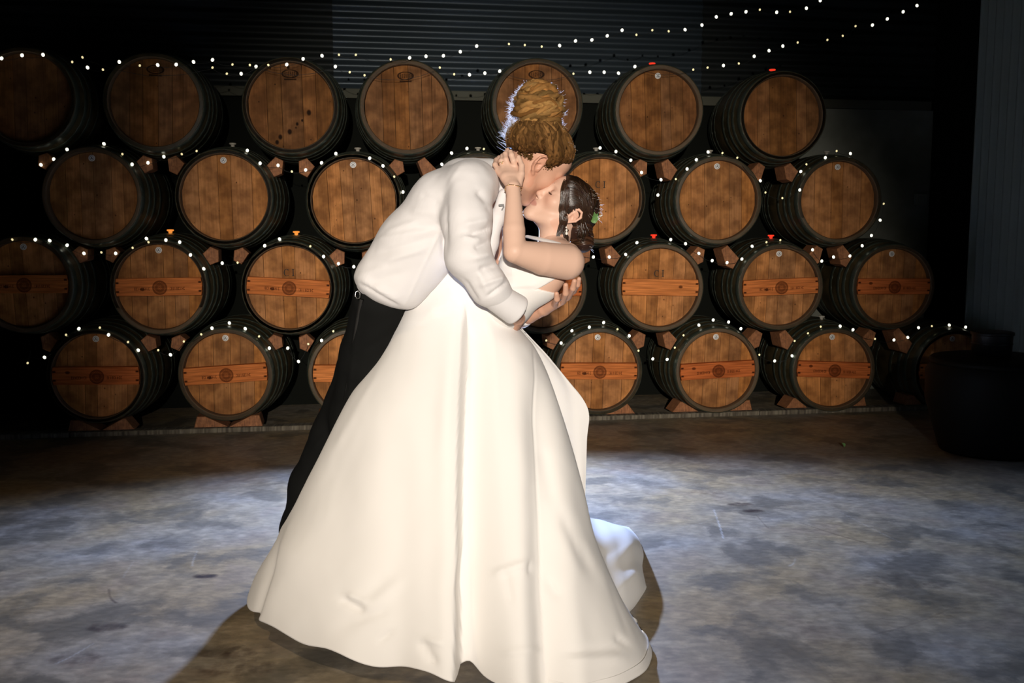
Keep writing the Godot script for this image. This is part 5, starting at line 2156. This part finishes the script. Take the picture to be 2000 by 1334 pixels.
func build_skirt(root: Node3D, gown: Node3D) -> void:
	# outline of the skirt: at each height its left and right edge in the photograph and how far away they are, and how far the front swells out
	var prof := [
		[866, 513, 3.37, 1012, 640, 3.40, 0.115], [828, 560, 3.38, 1026, 655, 3.40, 0.135], [787, 610, 3.39, 1048, 685, 3.38, 0.165], [744, 692, 3.41, 1078, 750, 3.36, 0.215],
		[683, 772, 3.44, 1110, 845, 3.33, 0.275], [625, 880, 3.47, 1140, 950, 3.29, 0.335], [568, 990, 3.49, 1166, 1055, 3.25, 0.395], [520, 1092, 3.51, 1215, 1165, 3.20, 0.445], [482, 1178, 3.52, 1274, 1268, 3.16, 0.47]]
	var cols := 420
	var rows := 150
	var b := Bag.new()
	var wob := noise(91, 0.018, 3)
	var fine := noise(92, 0.05, 3)
	for k in rows + 1:
		var v := float(k) / rows
		var t := v * (prof.size() - 1)
		var i0 := mini(int(t), prof.size() - 2)
		var fr := t - i0
		var pe := []
		for c in 7:
			pe.append(cubic_interpolate(prof[i0][c], prof[i0 + 1][c], prof[maxi(i0 - 1, 0)][c], prof[mini(i0 + 2, prof.size() - 1)][c], fr))
		var L := at(pe[0], pe[1], pe[2])
		var Rr := at(pe[3], pe[4], pe[5])
		if k >= rows - 1:
			L.y = maxf(L.y, 0.004)
			Rr.y = maxf(Rr.y, 0.004)
		var mid := (L + Rr) / 2
		var half := (Rr - L) / 2
		var row := []
		var lo := 1e9
		var hi := -1e9
		for j in cols + 1:
			var a := TAU * j / cols
			var ca := cos(a)
			var sa := sin(a)
			var bulge: float = pe[6] * (1.0 if sa > 0 else 0.85)
			var flat := signf(ca) * pow(absf(ca), 0.92)
			var p := mid + half * flat + Vector3(0, 0, bulge * sa)
			var outw := Vector3(ca, 0, sa * 1.1).normalized()
			var d := 0.0
			var w := smoothstep(0.02, 0.5, v)
			if sa > -0.2:
				var x: float = pix(p).x
				var near := smoothstep(-0.2, 0.25, sa)
				var e := 0.0
				# deep pleat right of the middle: sharp on its left, opening towards the hem
				var px := lerpf(906, 893, v)
				var wide := lerpf(34, 74, v)
				var u := (x - px) / wide
				if u > -0.25 and u < 1.6:
					var dip := (smoothstep(-0.10, 0.12, u) * (1.0 - smoothstep(0.35, 1.5, u)))
					e -= dip * (0.030 + 0.085 * v * v) * smoothstep(0.06, 0.25, v)
				e += 0.012 * w * bump_of(x - px + 26, 22)
				# ridge right of the pleat, and the panel next to it
				e += (0.010 + 0.035 * v * v) * w * bump_of(x - lerpf(1005, 1015, v), lerpf(22, 34, v))
				e -= 0.030 * v * w * bump_of(x - lerpf(1045, 1075, v), lerpf(14, 30, v))
				e += 0.020 * v * w * bump_of(x - lerpf(1060, 1120, v), 30)
				# seams
				var seam := lerpf(1036, 1078, pow(v, 1.3))
				e -= 0.0030 * w * bump_of(x - seam, 3.0)
				# left: a long shallow fold with its edge running to the notch in the hem
				var le := lerpf(800, 503, pow(v, 0.80))
				e += 0.012 * w * v * smoothstep(-10, 3, x - le) * (1.0 - smoothstep(3, 90, x - le))
				e -= 0.016 * w * v * bump_of(x - le + 9, 8)
				# broad soft waves
				e += 0.012 * w * v * sin((x - 520.0) / 46.0 + 0.8 * sin(v * 3.0))
				e += 0.024 * v * v * bump_of(x - lerpf(760, 690, v), 50) - 0.016 * v * v * bump_of(x - lerpf(800, 780, v), 34)
				d += e * near
			else:
				d += 0.03 * w * v * sin(a * 11.0)
			d += wob.get_noise_3d(p.x * 70, p.y * 45, p.z * 70) * 0.016 * w
			d += fine.get_noise_3d(p.x * 70, p.y * 55, p.z * 70) * 0.004
			p += outw * d
			# hem: lifted off the floor in front and left, resting on it elsewhere
			var liftf := smoothstep(0.75, 1.0, v)
			if sa > -0.1:
				var x2: float = pix(p).x
				p.y += liftf * (0.052 * bump_of(x2 - 660, 150) + 0.028 * bump_of(x2 - 880, 120) + 0.012 * sin(x2 / 31.0) * smoothstep(560, 640, x2) * smoothstep(1150, 1000, x2))
				p.y += liftf * (0.03 * bump_of(x2 - 915, 20) + 0.045 * bump_of(x2 - 515, 60))
			p.y = maxf(p.y, 0.003)
			row.append(p)
			var q := pix(p)
			lo = minf(lo, q.x)
			hi = maxf(hi, q.x)
		# the ring is fitted sideways, so that its outline is that of the gown
		var s: float = (pe[3] - pe[0]) / (hi - lo)
		for j in cols + 1:
			var p: Vector3 = row[j]
			var q := pix(p)
			var nx: float = pe[0] + (q.x - lo) * s
			p.x += (nx - q.x) * (p.x - 0.0) / (q.x - 1000.0) if absf(q.x - 1000.0) > 40.0 else (nx - q.x) * mpp(q.x, q.y, -p.z)
			b.vert(p, Vector2(float(j) / cols * 3.0, v * 2.0))
	for k in rows:
		for j in cols:
			var q := k * (cols + 1) + j
			b.quad(q, q + cols + 1, q + cols + 2, q + 1)
	# turned hem: a narrow strip folded inwards
	var s0 := b.v.size()
	for e in 2:
		for j in cols + 1:
			var p := b.v[rows * (cols + 1) + j]
			var c := Vector3(b.v[rows * (cols + 1) + cols / 4].x, p.y, -3.36)
			b.vert(p + (c - p).normalized() * (0.006 if e == 0 else 0.012) + Vector3(0, -0.002 if e == 0 else 0.03, 0) * (1.0 if p.y > 0.004 or e == 1 else 0.0))
	for j in cols:
		var q := rows * (cols + 1) + j
		b.quad(q, s0 + j, s0 + j + 1, q + 1)
		b.quad(s0 + j, s0 + cols + 1 + j, s0 + cols + 2 + j, s0 + j + 1)
	b.normals()
	b.weld_rows(cols + 1, rows + 1)
	var cr := creases([[962, 1122, 1034, 1098, 7, 9], [1034, 1098, 1036, 1120, 5, -6], [985, 1112, 1000, 1180, 8, -5], [664, 1168, 712, 1196, 9, -11], [676, 1160, 720, 1178, 7, 8], [690, 1215, 760, 1190, 10, -6], [822, 1252, 850, 1300, 9, -10], [830, 1246, 868, 1258, 7, 8], [740, 1255, 765, 1232, 6, -6], [980, 1275, 1060, 1268, 6, 6], [700, 1195, 790, 1130, 14, 6], [660, 1240, 760, 1120, 18, -6], [1085, 700, 1130, 830, 6, -3], [1060, 870, 1080, 990, 14, -6], [1095, 1000, 1160, 1120, 14, -9], [1130, 1040, 1190, 1150, 12, 8], [1070, 1130, 1092, 1170, 10, -6], [1190, 1120, 1230, 1240, 9, -8], [1200, 1244, 1228, 1258, 6, -8], [1100, 1275, 1225, 1262, 9, -7], [1090, 1290, 1230, 1285, 10, 7], [830, 620, 905, 575, 16, 5], [800, 640, 900, 600, 12, -4], [905, 590, 912, 760, 5, 6], [895, 590, 860, 900, 16, 4], [760, 690, 640, 900, 9, 3]])
	cr.side = 0.05
	for j in (rows + 1) * (cols + 1):
		b.v[j] += b.n[j] * cr.lift(b.v[j], b.n[j]) * smoothstep(0.006, 0.05, b.v[j].y) * (1.0 if j < rows * (cols + 1) else 0.0)
	b.normals()
	b.weld_rows(cols + 1, rows + 1)
	wpart("skirt", b.mesh(true), M.satin, root, gown)
	# panel of the skirt swinging out behind, its corner caught at the right
	var rowsp := [
		[[960, 640, 3.50], [1012, 640, 3.47], [1024, 648, 3.46], [1034, 659, 3.47]],
		[[980, 690, 3.53], [1050, 690, 3.51], [1078, 706, 3.50], [1094, 728, 3.515]],
		[[1000, 760, 3.57], [1085, 760, 3.55], [1118, 772, 3.53], [1147, 795, 3.54]],
		[[1010, 850, 3.61], [1090, 850, 3.58], [1125, 855, 3.555], [1146, 862, 3.565]],
		[[1020, 950, 3.65], [1100, 950, 3.61], [1130, 955, 3.58], [1143, 962, 3.59]],
		[[1030, 1050, 3.69], [1110, 1050, 3.65], [1134, 1050, 3.62], [1141, 1050, 3.63]]]
	wpart("skirt_panel", sheet(rowsp, 12, 0.003).mesh(), M.satin, root, gown)
	# train spread on the floor at the right: two rolls of cloth
	var train := [
		[[1100, 960, 3.60], [1120, 985, 3.75], [1150, 1010, 4.15], [1175, 1016, 4.30], [1200, 1024, 4.40], [1228, 1030, 4.50]],
		[[1110, 1010, 3.50], [1140, 1030, 3.60], [1165, 1045, 3.72], [1195, 1040, 3.86], [1222, 1034, 4.10], [1246, 1052, 4.34]],
		[[1120, 1060, 3.42], [1150, 1078, 3.48], [1178, 1090, 3.56], [1205, 1078, 3.66], [1235, 1060, 3.86], [1256, 1082, 4.13]],
		[[1130, 1100, 3.36], [1160, 1112, 3.40], [1188, 1122, 3.47], [1215, 1112, 3.56], [1240, 1096, 3.74], [1254, 1108, 3.96]],
		[[1140, 1140, 3.30], [1170, 1148, 3.33], [1196, 1158, 3.38], [1222, 1140, 3.47], [1246, 1122, 3.62], [1260, 1140, 3.77]],
		[[1150, 1180, 3.25], [1180, 1186, 3.28], [1206, 1190, 3.32], [1228, 1178, 3.40], [1250, 1160, 3.54], [1261, 1152, 3.71]],
		[[1160, 1205, 3.22], [1185, 1210, 3.24], [1206, 1208, 3.28], [1222, 1200, 3.35], [1236, 1188, 3.46], [1246, 1176, 3.58]]]
	wpart("train", sheet(train, 14, 0.003).mesh(), M.satin, root, gown)

func sheet(g: Array, per: int, thick: float) -> Bag:       # smooth cloth through a grid of [px, py, distance], with thickness
	var b := Bag.new()
	var rows := g.size()
	var cols: int = g[0].size()
	var net := []
	for k in rows:
		var line := []
		for j in cols:
			var p := at(g[k][j][0], g[k][j][1], g[k][j][2])
			p.y = maxf(p.y, 0.006)
			line.append(p)
		net.append(smooth_path(line, per))
	var n: int = net[0].size()
	var full := []
	for j in n:
		var line := []
		for k in rows:
			line.append(net[k][j])
		full.append(smooth_path(line, per))
	var m: int = full[0].size()
	for side in 2:
		for j in n:
			for k in m:
				var p: Vector3 = full[j][k]
				var du: Vector3 = full[mini(j + 1, n - 1)][k] - full[maxi(j - 1, 0)][k]
				var dv: Vector3 = full[j][mini(k + 1, m - 1)] - full[j][maxi(k - 1, 0)]
				var nn := dv.cross(du).normalized()
				b.vert(p + nn * (thick / 2 if side == 0 else -thick / 2), Vector2(float(j) / n, float(k) / m))
	for j in n - 1:
		for k in m - 1:
			var q := j * m + k
			b.quad(q, q + m, q + m + 1, q + 1)
			q += n * m
			b.quad(q, q + 1, q + m + 1, q + m)
	for j in n - 1:
		for e in [0, m - 1]:
			var q: int = j * m + e
			b.quad(q, q + m, q + m + n * m, q + n * m)
	for k in m - 1:
		for e in [0, (n - 1) * m]:
			var q: int = e + k
			b.quad(q, q + 1, q + 1 + n * m, q + n * m)
	return b
